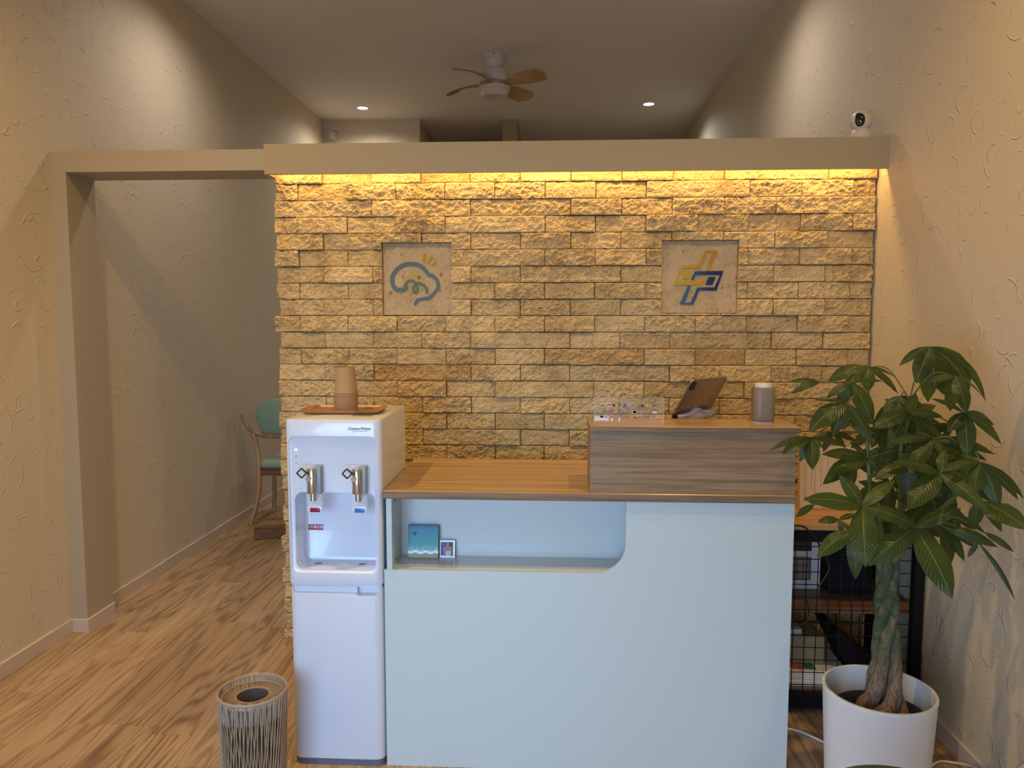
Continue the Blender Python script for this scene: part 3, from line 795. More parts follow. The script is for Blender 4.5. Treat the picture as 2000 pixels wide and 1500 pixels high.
faucet(-.737, flat('hot_tab_red', (.27, .010, .045), .3), 'red_tab')
faucet(-.5965, flat('cold_tab_blue', (.03, .17, .56), .3), 'blue_tab')

# tray and cups
tr = bmesh.new()
def tray_shape(bm, cx, cy, wx, wy, zb):
    prof = [(0, .86, .004), (.0, .90, .004), (.004, .97, .010), (.0045, 1.0, .0135), (.0, 1.0, .0115), (.0, .955, .006), (0, .89, 0), (0, .86, 0)]
    outl = rrect(-wx / 2, wx / 2, -wy / 2, wy / 2, .03, 8); rings = []
    for (_, s, z) in prof: rings.append([bm.verts.new((cx + p[0] * s, cy + p[1] * (s if s > .9 else s * .97), zb + z)) for p in outl])
    n = len(outl)
    for r0, r1 in zip(rings, rings[1:]):
        for i in range(n): bm.faces.new((r0[i], r0[(i + 1) % n], r1[(i + 1) % n], r1[i]))
    bm.faces.new(rings[0]); bm.faces.new(list(reversed(rings[-1])))
    bmesh.ops.recalc_face_normals(bm, faces=bm.faces[:])
tray_shape(tr, -.690, 2.50, .268, .15, 1.1178)
tag(obj('serving_tray', tr, M['tray'], root=(-.690, 2.50, 1.1178)), 'shallow rounded brown wooden tray on top of the water dispenser', 'tray')
ordn = ['topmost', 'second', 'third', 'fourth', 'fifth', 'sixth', 'seventh', 'eighth', 'ninth', 'tenth', 'eleventh', 'twelfth', 'thirteenth', 'fourteenth', 'lowest']
b = bm_new(); ccx, ccy = -.682, 2.492
lathe(b, [(.0375, 0), (.0392, .0008), (.0392, .0026), (.0378, .0034), (.0372, .0034), (.0365, .010), (.0302, .083), (.0302, .0845), (.0292, .0845), (.0292, .081), (0, .081)], 0, 0, 40)
cup0 = obj('paper_cup', b, M['kraft'])
PITCH = .0044
zc = 1.1218
for k in range(15):
    c = cup0 if k == 0 else cup0.copy()
    if k: COL.objects.link(c)
    c.location = (ccx + random.uniform(-.0003, .0003), ccy, zc + (14 - k) * PITCH)
    lb = {0: 'topmost kraft paper cup of the upside-down stack, its whole side showing', 14: 'lowest kraft paper cup of the stack, its rim resting on the wooden tray'}.get(k, '%s kraft paper cup from the top in the upside-down stack, only its rim showing' % ordn[k])
    tag(c, lb, 'cup', 'paper cups stacked upside down on the tray')

# ================================================================== RECEPTION COUNTER
rc = empty('reception_counter', (0.10, 2.58, 0)); tag(rc, 'white reception counter with wood tops, raised ledge and an open niche', 'reception counter')
def wbox(b, x0, x1, y0, y1, z0, z1, r=.0015):
    box(b, x0, x1, y0, y1, z0, z1, r, 1)
    for f in b.faces:
        if f.normal.length == 0: f.normal_update()
        f.material_index = 0 if f.normal.z > .7 else 1  # upward faces get the lamp-warmed copy, all others the duller one
    return b
CX0, CX1, CY = -.524, .733, 2.311
b = wbox(bm_new(), CX0, CX1, CY, 2.868, .8715, .896); obj('lower_worktop', b, [M['wood_top_warmlit'], M['wood_edge_daylit']], rc, smooth=False)
b = bm_new()
cxr, czr, rr = .226, .643, .088
arc = [(cxr - rr + rr * math.sin(t), czr + rr - rr * math.cos(t)) for t in [PI / 2 - k * PI / 28 for k in range(15)]]
prism(b, [(CX0 - .001, .0), (CX1 - .001, .0), (CX1 - .001, .8715), (cxr, .8715)] + arc + [(CX0 - .001, czr)], 'y', 2.3235, 2.341)
obj('front_panel', b, M['white_panel'], rc, smooth=False)
b = bm_new(); box(b, -.517, -.500, 2.327, 2.85, .643, .8715); box(b, -.517, -.500, 2.341, 2.85, 0, .643)
sp = obj('side_panel', b, M['white_panel'], rc, smooth=False)
b = bm_new()
for zz in (.660, .852): tube(b, [(-.5001, 2.40 - .02, zz), (-.4985, 2.38, zz)], .0035, 12)
pieces('screw_head', b, M['screw'], sp)
b = bm_new(); box(b, CX1 - .018, CX1 - .001, 2.341, 2.85, 0, .8715); obj('side_panel', b, M['white_panel'], rc, smooth=False)
b = bm_new(); box(b, -.500, .30, 2.478, 2.490, .628, .8715); obj('niche_back', b, M['niche'], rc, smooth=False)
b = bm_new(); box(b, -.500, .30, 2.341, 2.478, .628, .6425); obj('niche_floor', b, M['niche'], rc, smooth=False)
b = bm_new(); box(b, .115, CX1 - .003, 2.3225, 2.34, .896, 1.0855); box(b, .115, .132, 2.34, 2.497, .896, 1.0855); box(b, CX1 - .02, CX1 - .003, 2.34, 2.497, .896, 1.0855)
obj('raised_front', b, M['wood_front_daylit'], rc, smooth=False)
b = wbox(bm_new(), .1125, .740, CY, 2.505, 1.0855, 1.103); obj('raised_ledge', b, [M['wood_top_warmlit'], M['wood_edge_daylit']], rc, smooth=False)

# ------------------------------------------------------------------ beach panel and photograph in the niche
def beach_mat():
    m, nt, bs = new_mat('resin_beach_painting')
    tc = nt.nodes.new('ShaderNodeTexCoord'); sx = nt.nodes.new('ShaderNodeSeparateXYZ'); L(nt, tc.outputs['Object'], sx.inputs[0])
    X, Z = sx.outputs[0], sx.outputs[2]
    v = coords(nt, (1, 1, 1))
    nz = tex_noise(nt, v, 55, 4, .65, .8); sand = tex_noise(nt, v, 500, 3)
    shore = math_(nt, 'ADD', math_(nt, 'MULTIPLY', math_(nt, 'SINE', math_(nt, 'MULTIPLY', X, 190.0)), .0022), .016)
    shore = math_(nt, 'ADD', shore, math_(nt, 'MULTIPLY', math_(nt, 'SUBTRACT', nz, .5), .006))
    sea = ramp(nt, math_(nt, 'DIVIDE', Z, .105), [(.25, (.06, .34, .31)), (.55, (.015, .25, .28)), (.85, (.008, .19, .29)), (1.0, (.008, .10, .20))])
    # foam network
    mp = N(nt, 'ShaderNodeMapping'); mp.inputs['Scale'].default_value = (150, 1, 90); L(nt, tc.outputs['Object'], mp.inputs[0])
    fn = tex_noise(nt, mp.outputs[0], 1.0, 4, .6, 1.2)
    line = math_(nt, 'SUBTRACT', 1.0, math_(nt, 'MULTIPLY', math_(nt, 'ABSOLUTE', math_(nt, 'SUBTRACT', fn, .5)), 22.0), clamp=True)
    fade = math_(nt, 'SUBTRACT', 1.0, math_(nt, 'DIVIDE', math_(nt, 'SUBTRACT', Z, .022), .022), clamp=True)
    foam = math_(nt, 'MULTIPLY', line, fade)
    c = mixc(nt, foam, sea, (.75, .82, .84))
    wt = math_(nt, 'MULTIPLY', math_(nt, 'SUBTRACT', math_(nt, 'ADD', shore, .0085), Z), 900.0, clamp=True)
    c = mixc(nt, wt, c, (.80, .84, .86))
    st = math_(nt, 'MULTIPLY', math_(nt, 'SUBTRACT', shore, Z), 900.0, clamp=True)
    sc = ramp(nt, sand, [(.35, (.22, .17, .11)), (.6, (.32, .26, .18)), (.72, (.62, .60, .55))])
    c = mixc(nt, st, c, sc)
    L(nt, c, bs.inputs['Base Color']); bs.inputs['Roughness'].default_value = .45
    return m
ap = empty('beach_art_panel', (-.4225, 2.444, .6435)); tag(ap, 'square turquoise sea and sand resin panel with a tiny turtle, standing in the counter niche', 'picture')
b = bm_new(); box(b, -.473, -.372, 2.4385, 2.4500, .643, .7505, .001, 1); face_ = obj('painted_board', b, beach_mat(), ap, smooth=False)
b = bm_new()
tx, tz = -.450, .7235
disc(b, tx, tz, .0048, 2.4385, .0008, rz=.0042)
for p0, p1 in (((tx, tz), (tx - .0070, tz + .0026)), ((tx, tz), (tx + .0064, tz + .0055)), ((tx, tz), (tx + .0020, tz - .0085)), ((tx, tz), (tx - .005, tz - .004)), ((tx, tz), (tx + .006, tz - .003))): ribbon(b, [p0, p1], .0020, 2.4385, .0006)
obj('turtle', b, flat('turtle_black', (.008, .01, .012)), ap)
for q in (ap,): q.rotation_euler = (math.radians(-9), 0, 0)
pc = empty('photo_card', (-.343, 2.452, .643)); tag(pc, 'small white-bordered photograph of a person in a red top, leaning beside the beach panel', 'photo')
b = bm_new(); box(b, -.368, -.3185, 2.449, 2.4515, .643, .7005); obj('white_border', b, M['white_card'], pc, smooth=False)
YC = 2.449
b = bm_new(); box(b, -.3655, -.3252, YC - .0004, YC, .6505, .6940); pic = obj('picture_area', b, flat('photo_blue', (.035, .075, .24)), pc, smooth=False)
b = bm_new(); prism(b, [(-.3252, .694), (-.338, .694), (-.336, .668), (-.331, .6505), (-.3252, .6505)], 'y', YC - .0004, YC - .0006); obj('dark_background', b, flat('photo_dark', (.02, .03, .05)), pic, smooth=False)
b = bm_new(); disc(b, -.3425, .6895, .0030, YC - .0006, .0003, rz=.0038)
prism(b, [(-.3450, .6855), (-.3400, .6855), (-.3360, .681), (-.3325, .679), (-.3315, .668), (-.3345, .6660), (-.3495, .6660), (-.3530, .668), (-.3515, .678), (-.3480, .681)], 'y', YC - .0006, YC - .0009)
obj('figure_top', b, flat('photo_red', (.50, .10, .10)), pic, smooth=False)
b = bm_new(); prism(b, [(-.3490, .6660), (-.3330, .6660), (-.3315, .6520), (-.3380, .6505), (-.3480, .6510), (-.3500, .6580)], 'y', YC - .0006, YC - .0009); obj('figure_shorts', b, flat('photo_pale', (.42, .50, .48)), pic, smooth=False)
b = bm_new(); ribbon(b, [(-.3520, .676), (-.3545, .665), (-.3525, .655)], .0028, YC - .0006, .0004); ribbon(b, [(-.3325, .676), (-.3300, .664), (-.3320, .655)], .0028, YC - .0006, .0004); disc(b, -.3425, .6870, .0026, YC - .0009, .0003)
obj('figure_skin', b, flat('photo_skin', (.50, .27, .24)), pic, smooth=False)
pc.rotation_euler = (math.radians(-9), 0, 0)

# ------------------------------------------------------------------ things on the raised ledge
ZL = 1.103
ac = empty('acrylic_sign', (.232, 2.338, ZL)); tag(ac, 'clear acrylic stand printed with small payment card logos on the raised ledge', 'sign')
b = bm_new(); box(b, .1255, .3375, 2.3365, 2.3395, ZL, 1.188, .0006, 1); box(b, .1255, .3375, 2.3395, 2.385, ZL, ZL + .003, .0006, 1)
obj('clear_sheet', b, M['acrylic'], ac, smooth=False)
b = bm_new()
for q in ((.1255, .1267, ZL, 1.188), (.3363, .3375, ZL, 1.188), (.1255, .3375, 1.1870, 1.188), (.1255, .3375, ZL, ZL + .0012)): box(b, q[0], q[1], 2.3358, 2.3364, q[2], q[3])
pieces('edge_glint', b, flat('acrylic_edge_glint', (.62, .50, .34), .2), ac)  # pale strips standing in for light caught along the sheet's edges
def S(zx, zy): return (.1255 + (zx / 11.11 - 20) * .001547, 1.188 - (zy / 11.11 + 4) * .001574)
YA = 2.3362
marks = {'red': (.55, .02, .02), 'orange': (.60, .22, .05), 'blue': (.02, .12, .42), 'yellow': (.72, .52, .02), 'pink': (.62, .12, .28), 'green': (.10, .32, .16),
         'cyan': (.10, .40, .62), 'white': (.70, .66, .68), 'dark': (.10, .07, .06), 'lime': (.42, .46, .08), 'grey': (.22, .22, .20), 'rose': (.55, .22, .24)}
def mrect(col, x0, y0, x1, y1):
    a, c = S(x0, y0), S(x1, y1); box(mb[col], a[0], c[0], YA - .0004, YA, c[1], a[1])
def mdisc(col, x, y, r, k=1.0):
    a = S(x, y); disc(mb[col], a[0], a[1], r * .001547 / 11.11, YA, .0004, rz=r * k * .001547 / 11.11)
mb = {k: bm_new() for k in marks}
mdisc('dark', 425, 125, 20, .7); mrect('dark', 500, 115, 585, 135); mrect('white', 490, 138, 580, 150); mdisc('orange', 672, 128, 26); mdisc('red', 645, 128, 32)
mrect('dark', 752, 105, 805, 122); mrect('dark', 752, 132, 805, 148); mdisc('blue', 902, 128, 36); mdisc('cyan', 1010, 125, 14); mdisc('orange', 962, 128, 8)
mdisc('dark', 1270, 130, 34, .8); mdisc('white', 1280, 135, 18); mrect('yellow', 1357, 98, 1455, 162); mdisc('blue', 1520, 130, 26); mrect('dark', 1540, 118, 1590, 128)
mdisc('green', 450, 255, 42, .7); mrect('white', 430, 250, 480, 262); mrect('pink', 535, 235, 655, 290); mrect('white', 550, 258, 640, 268); mdisc('lime', 708, 260, 28, 1.2); mdisc('grey', 820, 262, 46, .7)
mrect('white', 1055, 235, 1168, 298); mrect('cyan', 1068, 245, 1155, 290); mrect('rose', 1205, 245, 1310, 290); mrect('grey', 1345, 255, 1455, 285); mrect('white', 1490, 255, 1595, 290)
mrect('white', 235, 362, 548, 465); mdisc('red', 395, 375, 38, .6); mrect('green', 450, 378, 530, 392); mrect('white', 590, 400, 642, 468); mdisc('red', 608, 385, 26, .5); mrect('white', 758, 398, 800, 470); mrect('rose', 760, 372, 850, 395)
mdisc('red', 1130, 390, 40, .5); mdisc('yellow', 1170, 365, 25, .6)
for k, bb in mb.items(): pieces('card_mark', bb, flat('card_mark_' + k, marks[k]), ac)
b = text_bm('LEI', .0062, (*[(S(1406, 130)[0])], YA - .0006, S(1406, 130)[1]), .0001, 0, .0002); obj('yellow_mark_print', b, flat('mark_print_dark', (.06, .05, .03)), ac, smooth=False)

# tablet leaning on its stand behind the ledge
TLc = Vector((.4500, 2.500, 1.2290)); wv = Vector((.144, .128, 0)); dvv = Vector((-.0762, .1028, -.214))
e1 = wv.normalized(); e2 = (dvv - e1 * dvv.dot(e1)).normalized(); nrm = e1.cross(e2).normalized()
if nrm.y > 0: nrm = -nrm          # towards the front of the room
tb = empty('tablet', tuple(TLc + wv / 2 + e2 * .25)); tag(tb, 'grey metal tablet seen from behind, tilted on a stand behind the raised ledge', 'tablet')
TM = Matrix((( e1.x, e2.x, nrm.x, TLc.x), (e1.y, e2.y, nrm.y, TLc.y), (e1.z, e2.z, nrm.z, TLc.z), (0, 0, 0, 1)))
def tloc(b):
    for v in b.verts: v.co = TM @ v.co
    bmesh.ops.recalc_face_normals(b, faces=b.faces[:]); return b
W_, H_ = wv.length, .250
b = bm_new(); prism(b, rrect(0, W_, 0, H_, .014, 8), 'z', -.006, 0, bev=.0012); obj('metal_body', tloc(b), M['aluminium'], tb)
b = bm_new(); prism(b, rrect(.003, W_ - .003, .003, H_ - .003, .012, 8), 'z', -.0066, -.0058); obj('screen', tloc(b), M['black_plastic'], tb)
b = bm_new(); prism(b, rrect(.007, .034, .009, .042, .008, 6), 'z', -.0005, .002, bev=.0006); cb_ = obj('camera_bump', tloc(b), M['black_plastic'], tb)
b = bm_new()
for q in ((.015, .018, .005), (.015, .032, .005), (.027, .018, .0022)): prism(b, [(q[0] + q[2] * math.cos(t * PI / 8), q[1] + q[2] * math.sin(t * PI / 8)) for t in range(16)], 'z', .002, .0026)
pieces('camera_lens', tloc(b), flat('lens_dark_blue', (.02, .02, .035), .1), cb_)
b = bm_new(); prism(b, [(W_ / 2 + .010 * math.cos(t * PI / 10) * (1 - .12 * math.sin(t * PI / 10)), .122 + .0115 * math.sin(t * PI / 10)) for t in range(20)], 'z', -.0002, .0004)
prism(b, [(W_ / 2, .108), (W_ / 2 + .006, .102), (W_ / 2 + .005, .107)], 'z', -.0002, .0004)
obj('back_emblem', tloc(b), flat('emblem_orange_reflection', (.50, .36, .20), .1), tb)  # orange reflection on the emblem is put into its colour
stand = empty('tablet_stand', (.48, 2.62, .896)); tag(stand, 'pale lilac wave-shaped plastic stand holding the tablet', 'tablet stand')
So = Vector((.4105, 2.5530, 0)); se = e1; sn = Vector((e1.y, -e1.x, 0))
def sl(b):
    for v in b.verts:
        x, y, z = v.co; p = So + se * x + sn * y; v.co = (p.x, p.y, z)
    bmesh.ops.recalc_face_normals(b, faces=b.faces[:]); return b
top = [(v.x, v.y) for v in smooth_path([(-.012, 1.1085, 0), (.02, 1.1105, 0), (.05, 1.1130, 0), (.070, 1.1185, 0), (.085, 1.1250, 0), (.098, 1.1262, 0), (.112, 1.1225, 0), (.130, 1.1155, 0), (.155, 1.1160, 0), (.190, 1.1170, 0)], 5)]
lo_ = [(.186, 1.100), (.16, 1.092), (.13, 1.090), (.105, .96), (.12, .897), (.06, .897), (.075, .96), (.06, 1.085), (.03, 1.088), (-.008, 1.098)]
b = bm_new(); prism(b, top + lo_, 'y', .0, .014, bev=.0025); obj('wave_support', sl(b), flat('lilac_plastic', (.50, .46, .50), .3), stand)
b = bm_new(); tube(b, [(x, .015, z - .006) for x, z in top[4:-6]], .0028, 8); obj('raised_rib', sl(b), flat('lilac_plastic_rib', (.56, .52, .56), .3), stand)
b = bm_new(); box(b, .02, .16, -.075, .045, .8965, .905, .003); obj('foot', sl(b), flat('lilac_plastic_foot', (.50, .46, .50), .3), stand)
b = bm_new(); box(b, -.026, -.010, .002, .014, 1.099, 1.114, .002); obj('black_clip', sl(b), M['black_plastic'], stand)
b = bm_new(); box(b, .005, .17, -.125, -.075, .935, .95, .003); box(b, .07, .10, -.10, .0, .897, .94, .003); obj('lower_lip', sl(b), flat('lilac_plastic_lip', (.50, .46, .50), .3), stand)

df = empty('aroma_diffuser', (.655, 2.42, ZL)); tag(df, 'taupe rounded-square canister with a white cap on the raised ledge', 'diffuser')
b = bm_new(); prism(b, rrect(.624, .686, 2.389, 2.451, .020, 8), 'z', ZL, ZL + .005, bev=.001); obj('base_ring', b, M['cream_plastic'], df)
b = bm_new(); prism(b, rrect(.622, .688, 2.387, 2.453, .022, 8), 'z', ZL + .005, 1.214, bev=.003); obj('body', b, M['taupe_plastic'], df)
b = bm_new(); lathe(b, [(0, 1.214), (.0265, 1.214), (.0265, 1.2245), (.0245, 1.2275), (0, 1.228)], .655, 2.42, 32); obj('cap', b, M['cream_plastic'], df)

# ================================================================== DESK WITH STEEL FRAME BEHIND THE COUNTER
dk = empty('storage_desk', (1.0, 2.92, 0)); tag(dk, 'wood-topped desk on a black steel frame with a wire grid front, behind the counter', 'desk')
KX0, KX1, KY0, KY1 = .745, 1.318, 2.715, 3.14
b = bm_new(); box(b, KX0, KX1, KY0 - .005, KY1, .681, .703, .001, 1); obj('desk_top', b, M['wood_desk'], dk, smooth=False)
b = bm_new()
for y in (KY0 + .005, KY1 - .035): box(b, KX0, KX1, y, y + .03, .636, .681)
for x in (KX0, KX1 - .032): box(b, x, x + .03, KY0 + .035, KY1 - .035, .636, .681)
fr = obj('top_frame', b, M['black_metal'], dk, smooth=False)
for x in (KX0, KX1 - .034):
    for y in (KY0 + .004, KY1 - .036):
        b = bm_new(); box(b, x, x + .034, y, y + .034, 0, .636, .002, 1); obj('leg', b, M['black_metal'], dk, smooth=False)
b = bm_new(); box(b, KX0 + .034, KX1 - .034, KY0 + .005, KY0 + .03, .020, .072); obj('lower_rail', b, M['black_metal'], dk, smooth=False)
b = bm_new(); box(b, KX0 + .034, KX1 - .034, KY1 - .03, KY1 - .005, .020, .072); obj('lower_rail', b, M['black_metal'], dk, smooth=False)
b = bm_new()
for k in range(26):
    x = .30 + k * .0405
    if KX0 + .04 < x < KX1 - .04: tube(b, [(x, KY0 + .012, .072), (x, KY0 + .012, .637)], .0017, 6)
for k in range(12):
    z = .105 + k * .0465; tube(b, [(KX0 + .034, KY0 + .0155, z), (KX1 - .034, KY0 + .0155, z)], .0017, 6)
obj('wire_grid', b, M['black_metal'], dk)
b = bm_new()
for k in range(16):
    x = .30 + k * .062
    if KX0 + .04 < x < KX1 - .04: tube(b, [(x, KY1 - .012, .072), (x, KY1 - .012, .637)], .0017, 6)
for k in range(8):
    z = .12 + k * .065; tube(b, [(KX0 + .034, KY1 - .0155, z), (KX1 - .034, KY1 - .0155, z)], .0017, 6)
obj('back_grid', b, M['black_metal'], dk)
b = bm_new(); box(b, KX0 + .01, KX1 - .006, KY0 + .045, KY1 - .04, .362, .384, .001, 1); obj('middle_shelf', b, M['walnut'], dk, smooth=False)
b = bm_new(); box(b, KX0 + .01, KX1 - .006, KY0 + .045, KY1 - .04, .060, .076, .001, 1); obj('bottom_shelf', b, M['walnut'], dk, smooth=False)

# picture frame on the middle shelf
pf = empty('picture_frame', (.965, 2.95, .384)); tag(pf, 'white picture frame with a small grid of faces on the middle shelf of the desk', 'picture frame')
b = bm_new(); box(b, .88, 1.033, 2.945, 2.962, .384, .578, .002, 1); obj('frame', b, M['white_card'], pf, smooth=False)
b = bm_new(); box(b, .895, .997, 2.9435, 2.945, .535, .575); obj('dark_window', b, M['black_plastic'], pf, smooth=False)
b = bm_new(); box(b, .895, .997, 2.9435, 2.945, .420, .512); pg = obj('print', b, flat('print_grey', (.16, .145, .12)), pf, smooth=False)
b = bm_new()
for i in range(4):
    for j in range(3): box(b, .901 + i * .0235, .917 + i * .0235, 2.9425, 2.9435, .428 + j * .028, .446 + j * .028)
obj('print_cells', b, flat('print_beige', (.34, .30, .23)), pg, smooth=False)
def single(name, b, mat, base, label, cat, group=None, smooth=False):
    return tag(obj(name, b, mat, root=base, smooth=smooth), label, cat, group)
b = bm_new(); box(b, 1.05, 1.21, 2.90, 3.07, .3845, .62, .004, 1); single('storage_case', b, M['black_metal'], (1.13, 2.98, .3845), 'dark box on the middle shelf of the desk, right of the picture frame', 'box')
b = bm_new(); box(b, .79, 1.12, 2.775, 3.04, .0765, .098, .002, 1); single('file_box', b, M['white_card'], (.95, 2.9, .0765), 'flat white box on the bottom shelf of the desk', 'box')
b = bm_new(); box(b, .80, 1.10, 2.80, 3.04, .0985, .124, .002, 1); single('file_box', b, M['paper'], (.95, 2.9, .0985), 'pale flat box on top of the white box, under the tan carton', 'box')
b = bm_new(); box(b, .84, 1.032, 2.87, 3.02, .1245, .226, .002, 1); single('carton', b, M['tan_box'], (.94, 2.94, .1245), 'tan cardboard carton stacked on the flat boxes of the bottom shelf', 'carton')
b = bm_new(); box(b, .86, .952, 2.89, 2.99, .2265, .246, .001, 1); single('paper_pad', b, M['paper'], (.90, 2.94, .2265), 'small white paper pad lying on the tan carton', 'paper pad')
b = bm_new(); box(b, .945, .985, 2.815, 2.862, .1245, .1265); lf = single('leaflet', b, flat('leaflet_green', (.02, .20, .10)), (.965, 2.84, .1245), 'green leaflet lying in front of the tan carton', 'leaflet')
b = bm_new(); box(b, .895, .943, 2.815, 2.862, .1245, .1265); lf = single('leaflet', b, flat('leaflet_red', (.42, .10, .09)), (.92, 2.84, .1245), 'red and white leaflet lying left of the green leaflet', 'leaflet')
b = bm_new(); prism(b, [(1.135, .0765), (1.265, .0765), (1.265, .10), (1.06, .275), (1.045, .27), (1.04, .262)], 'y', 2.80, 3.02)
single('black_folder', b, M['black_metal'], (1.15, 2.9, .0765), 'black folder leaning at a slant on the bottom shelf behind the plant pot', 'folder')
# black cable
b = bm_new()
tube(b, smooth_path([(.84, 2.704, .700), (.885, 2.700, .695), (.925, 2.700, .655), (.965, 2.700, .590), (.975, 2.700, .54), (.935, 2.700, .470), (.905, 2.700, .435), (.912, 2.700, .38), (.895, 2.700, .345), (.84, 2.700, .335)], 8), .0030, 8)
single('black_cable', b, M['black_cable'], (.9, 2.70, .335), 'black cable hanging in front of the desk grid beside the counter', 'cable', smooth=True)

# certificate
cf = empty('certificate', (1.075, 2.93, .703)); tag(cf, 'cream certificate with columns of vertical Japanese writing, standing on the desk behind the plant', 'certificate')
b = bm_new(); box(b, .933, 1.235, 2.925, 2.929, .703, .955, .001, 1); obj('sheet', b, flat('cream_paper', (.62, .50, .32), .6), cf, smooth=False)
b = bm_new()
for q in ((.933, 1.235, .703, .709), (.933, 1.235, .949, .955), (.933, .939, .709, .949), (1.229, 1.235, .709, .949)): box(b, q[0], q[1], 2.9225, 2.9255, q[2], q[3])
obj('border', b, M['beech'], cf, smooth=False)
b = bm_new()
rr_ = random.Random(5)
for (x, s, z1, z0) in ((.955, .0032, .885, .73), (.963, .0032, .875, .75), (.984, .0042, .90, .775), (.996, .0042, .915, .765), (1.018, .0062, .91, .79), (1.045, .004, .91, .80), (1.125, .0045, .90, .76), (1.16, .0055, .90, .75), (1.195, .007, .92, .76)):
    z = z1
    while z > z0:
        for _ in range(3):
            dx, dz = rr_.uniform(-.35, .35) * s, rr_.uniform(-.3, .3) * s; l_ = s * rr_.uniform(.25, .5)
            if rr_.random() < .5: box(b, x + dx - l_, x + dx + l_, 2.9246, 2.925, z + dz - .0004, z + dz + .0004)
            else: box(b, x + dx - .0004, x + dx + .0004, 2.9246, 2.925, z + dz - l_, z + dz + l_)
        z -= s * 1.7
obj('writing', b, flat('ink_brown_black', (.05, .04, .03)), cf, smooth=False)
b = bm_new()
for k, ch in enumerate('許され'):
    t = text_bm(ch, .021, (1.082, 2.9247, .875 - k * .022), .0002); merge(b, t)
obj('large_writing', b, flat('ink_black', (.03, .025, .02)), cf, smooth=False)
cf.rotation_euler = (math.radians(-4), 0, 0)

# ================================================================== HALL BEHIND THE OPENING
ch = empty('armchair', (-1.87, 5.15, 0)); tag(ch, 'wooden chair with mint green back and seat, half hidden behind the stone wall', 'chair')
yb = 5.13; cxm = -1.855
def mir(pts): return [(2 * cxm - x, y, z) for x, y, z in pts]
b = bm_new()
Fp = [(-2.115, yb - .02, .775), (-2.108, yb - .015, .73), (-2.085, yb, .675), (-2.04, yb + .02, .635), (-1.98, yb + .03, .618)]
path = smooth_path(Fp + [(cxm, yb + .035, .614)] + [(2 * cxm - x, y, z) for x, y, z in reversed(Fp)], 6)
tube(b, path, .017, 10, flatten=(.75, 1.25)); obj('curved_rail', b, M['beech'], ch)
b = bm_new()
hw = .19
prism(b, [(v.x, v.y) for v in smooth_path([(cxm - hw + .01, .82, 0), (cxm - hw + .05, .855, 0), (cxm - .08, .872, 0), (cxm, .876, 0), (cxm + .08, .872, 0), (cxm + hw - .05, .855, 0), (cxm + hw - .01, .82, 0), (cxm + hw - .008, .74, 0), (cxm + hw - .03, .665, 0), (cxm + hw - .075, .632, 0), (cxm, .626, 0), (cxm - hw + .075, .632, 0), (cxm - hw + .03, .665, 0), (cxm - hw + .008, .74, 0)], 4)], 'y', yb + .0, yb + .055, bev=.018)
obj('backrest', b, M['green_vinyl'], ch, ang=60)
b = bm_new(); prism(b, rrect(-2.02, -1.69, yb - .02, yb + .36, .04, 6), 'z', .395, .445, bev=.016); obj('seat', b, M['green_vinyl'], ch, ang=60)
b = bm_new(); box(b, -2.03, -1.68, yb - .01, yb + .02, .345, .395, .004); box(b, -2.03, -1.68, yb + .32, yb + .35, .345, .395, .004); box(b, -2.03, -2.0, yb, yb + .34, .345, .395, .004); box(b, -1.71, -1.68, yb, yb + .34, .345, .395, .004)
obj('seat_rail', b, M['walnut'], ch, smooth=False)
legp = [(-2.062, yb + .01, .635), (-2.035, yb + .01, .54), (-2.022, yb + .005, .40), (-2.03, yb, .22), (-2.06, yb - .01, .08), (-2.085, yb - .015, 0.003)]
legb = [(-2.05, yb + .34, .40), (-2.045, yb + .345, .20), (-2.06, yb + .36, .003)]
for pts in (legp, mir(legp), legb, mir(legb)):
    b = bm_new(); tube(b, smooth_path(pts, 6), .019, 10, flatten=(1.1, .85)); obj('leg', b, M['beech'], ch)

tbk = empty('side_table', (-1.5, 4.86, 0)); tag(tbk, 'brown wooden table foot resting on the floor in front of the green chair', 'table')
b = bm_new(); box(b, -.36, .36, -.055, .055, 0.002, .062, .004)
for v in b.verts:
    a_ = math.radians(22); x, y = v.co.x, v.co.y; v.co.x = x * math.cos(a_) - y * math.sin(a_) - 1.60; v.co.y = x * math.sin(a_) + y * math.cos(a_) + 4.93
obj('foot_bar', b, M['walnut'], tbk, smooth=False)
b = bm_new(); box(b, -1.50, -1.42, 4.92, 5.00, .05, .66, .004); obj('column', b, M['walnut'], tbk, smooth=False)
b = bm_new(); box(b, -1.52, -.95, 4.62, 5.25, .66, .69, .006); obj('table_top', b, M['walnut'], tbk, smooth=False)

# ================================================================== WASTE BASKET
wx, wy = -.883, 2.142
wb = empty('waste_basket', (wx, wy, 0)); tag(wb, 'woven paper-cord waste basket with ring lid and clear bag beside the water dispenser', 'waste basket')
ZR = .332
def rad(z): return .0865 + .0105 * z / ZR
b = bm_new(); n = 60; rg = random.Random(3)
for k in range(n):
    for s in (0, 1):
        a0 = 2 * PI * (k + .5 * s) / n + rg.uniform(-.02, .02); tw = rg.uniform(-.05, .05) + (.13 if s else -.08)
        pts = []
        for i in range(9):
            z = .006 + (ZR - .006) * i / 8; a1 = a0 + tw * (i / 8 - .5) * 2; r = rad(z) + (.0012 if s else 0) - .0035 * math.sin(PI * i / 8) * (0 if s else 1)
            pts.append((wx + r * math.cos(a1), wy + r * math.sin(a1), z))
        tube(b, pts, .0019, 5, cap=False)
obj('cord_weave', b, M['cord_paper'], wb, ang=80)
b = bm_new()
for z, r in ((ZR, rad(ZR)), (.006, rad(0))): tube(b, [(wx + r * math.cos(t * PI / 24), wy + r * math.sin(t * PI / 24), z) for t in range(49)], .0034, 8, cap=False)
obj('rim', b, M['cord_paper'], wb)
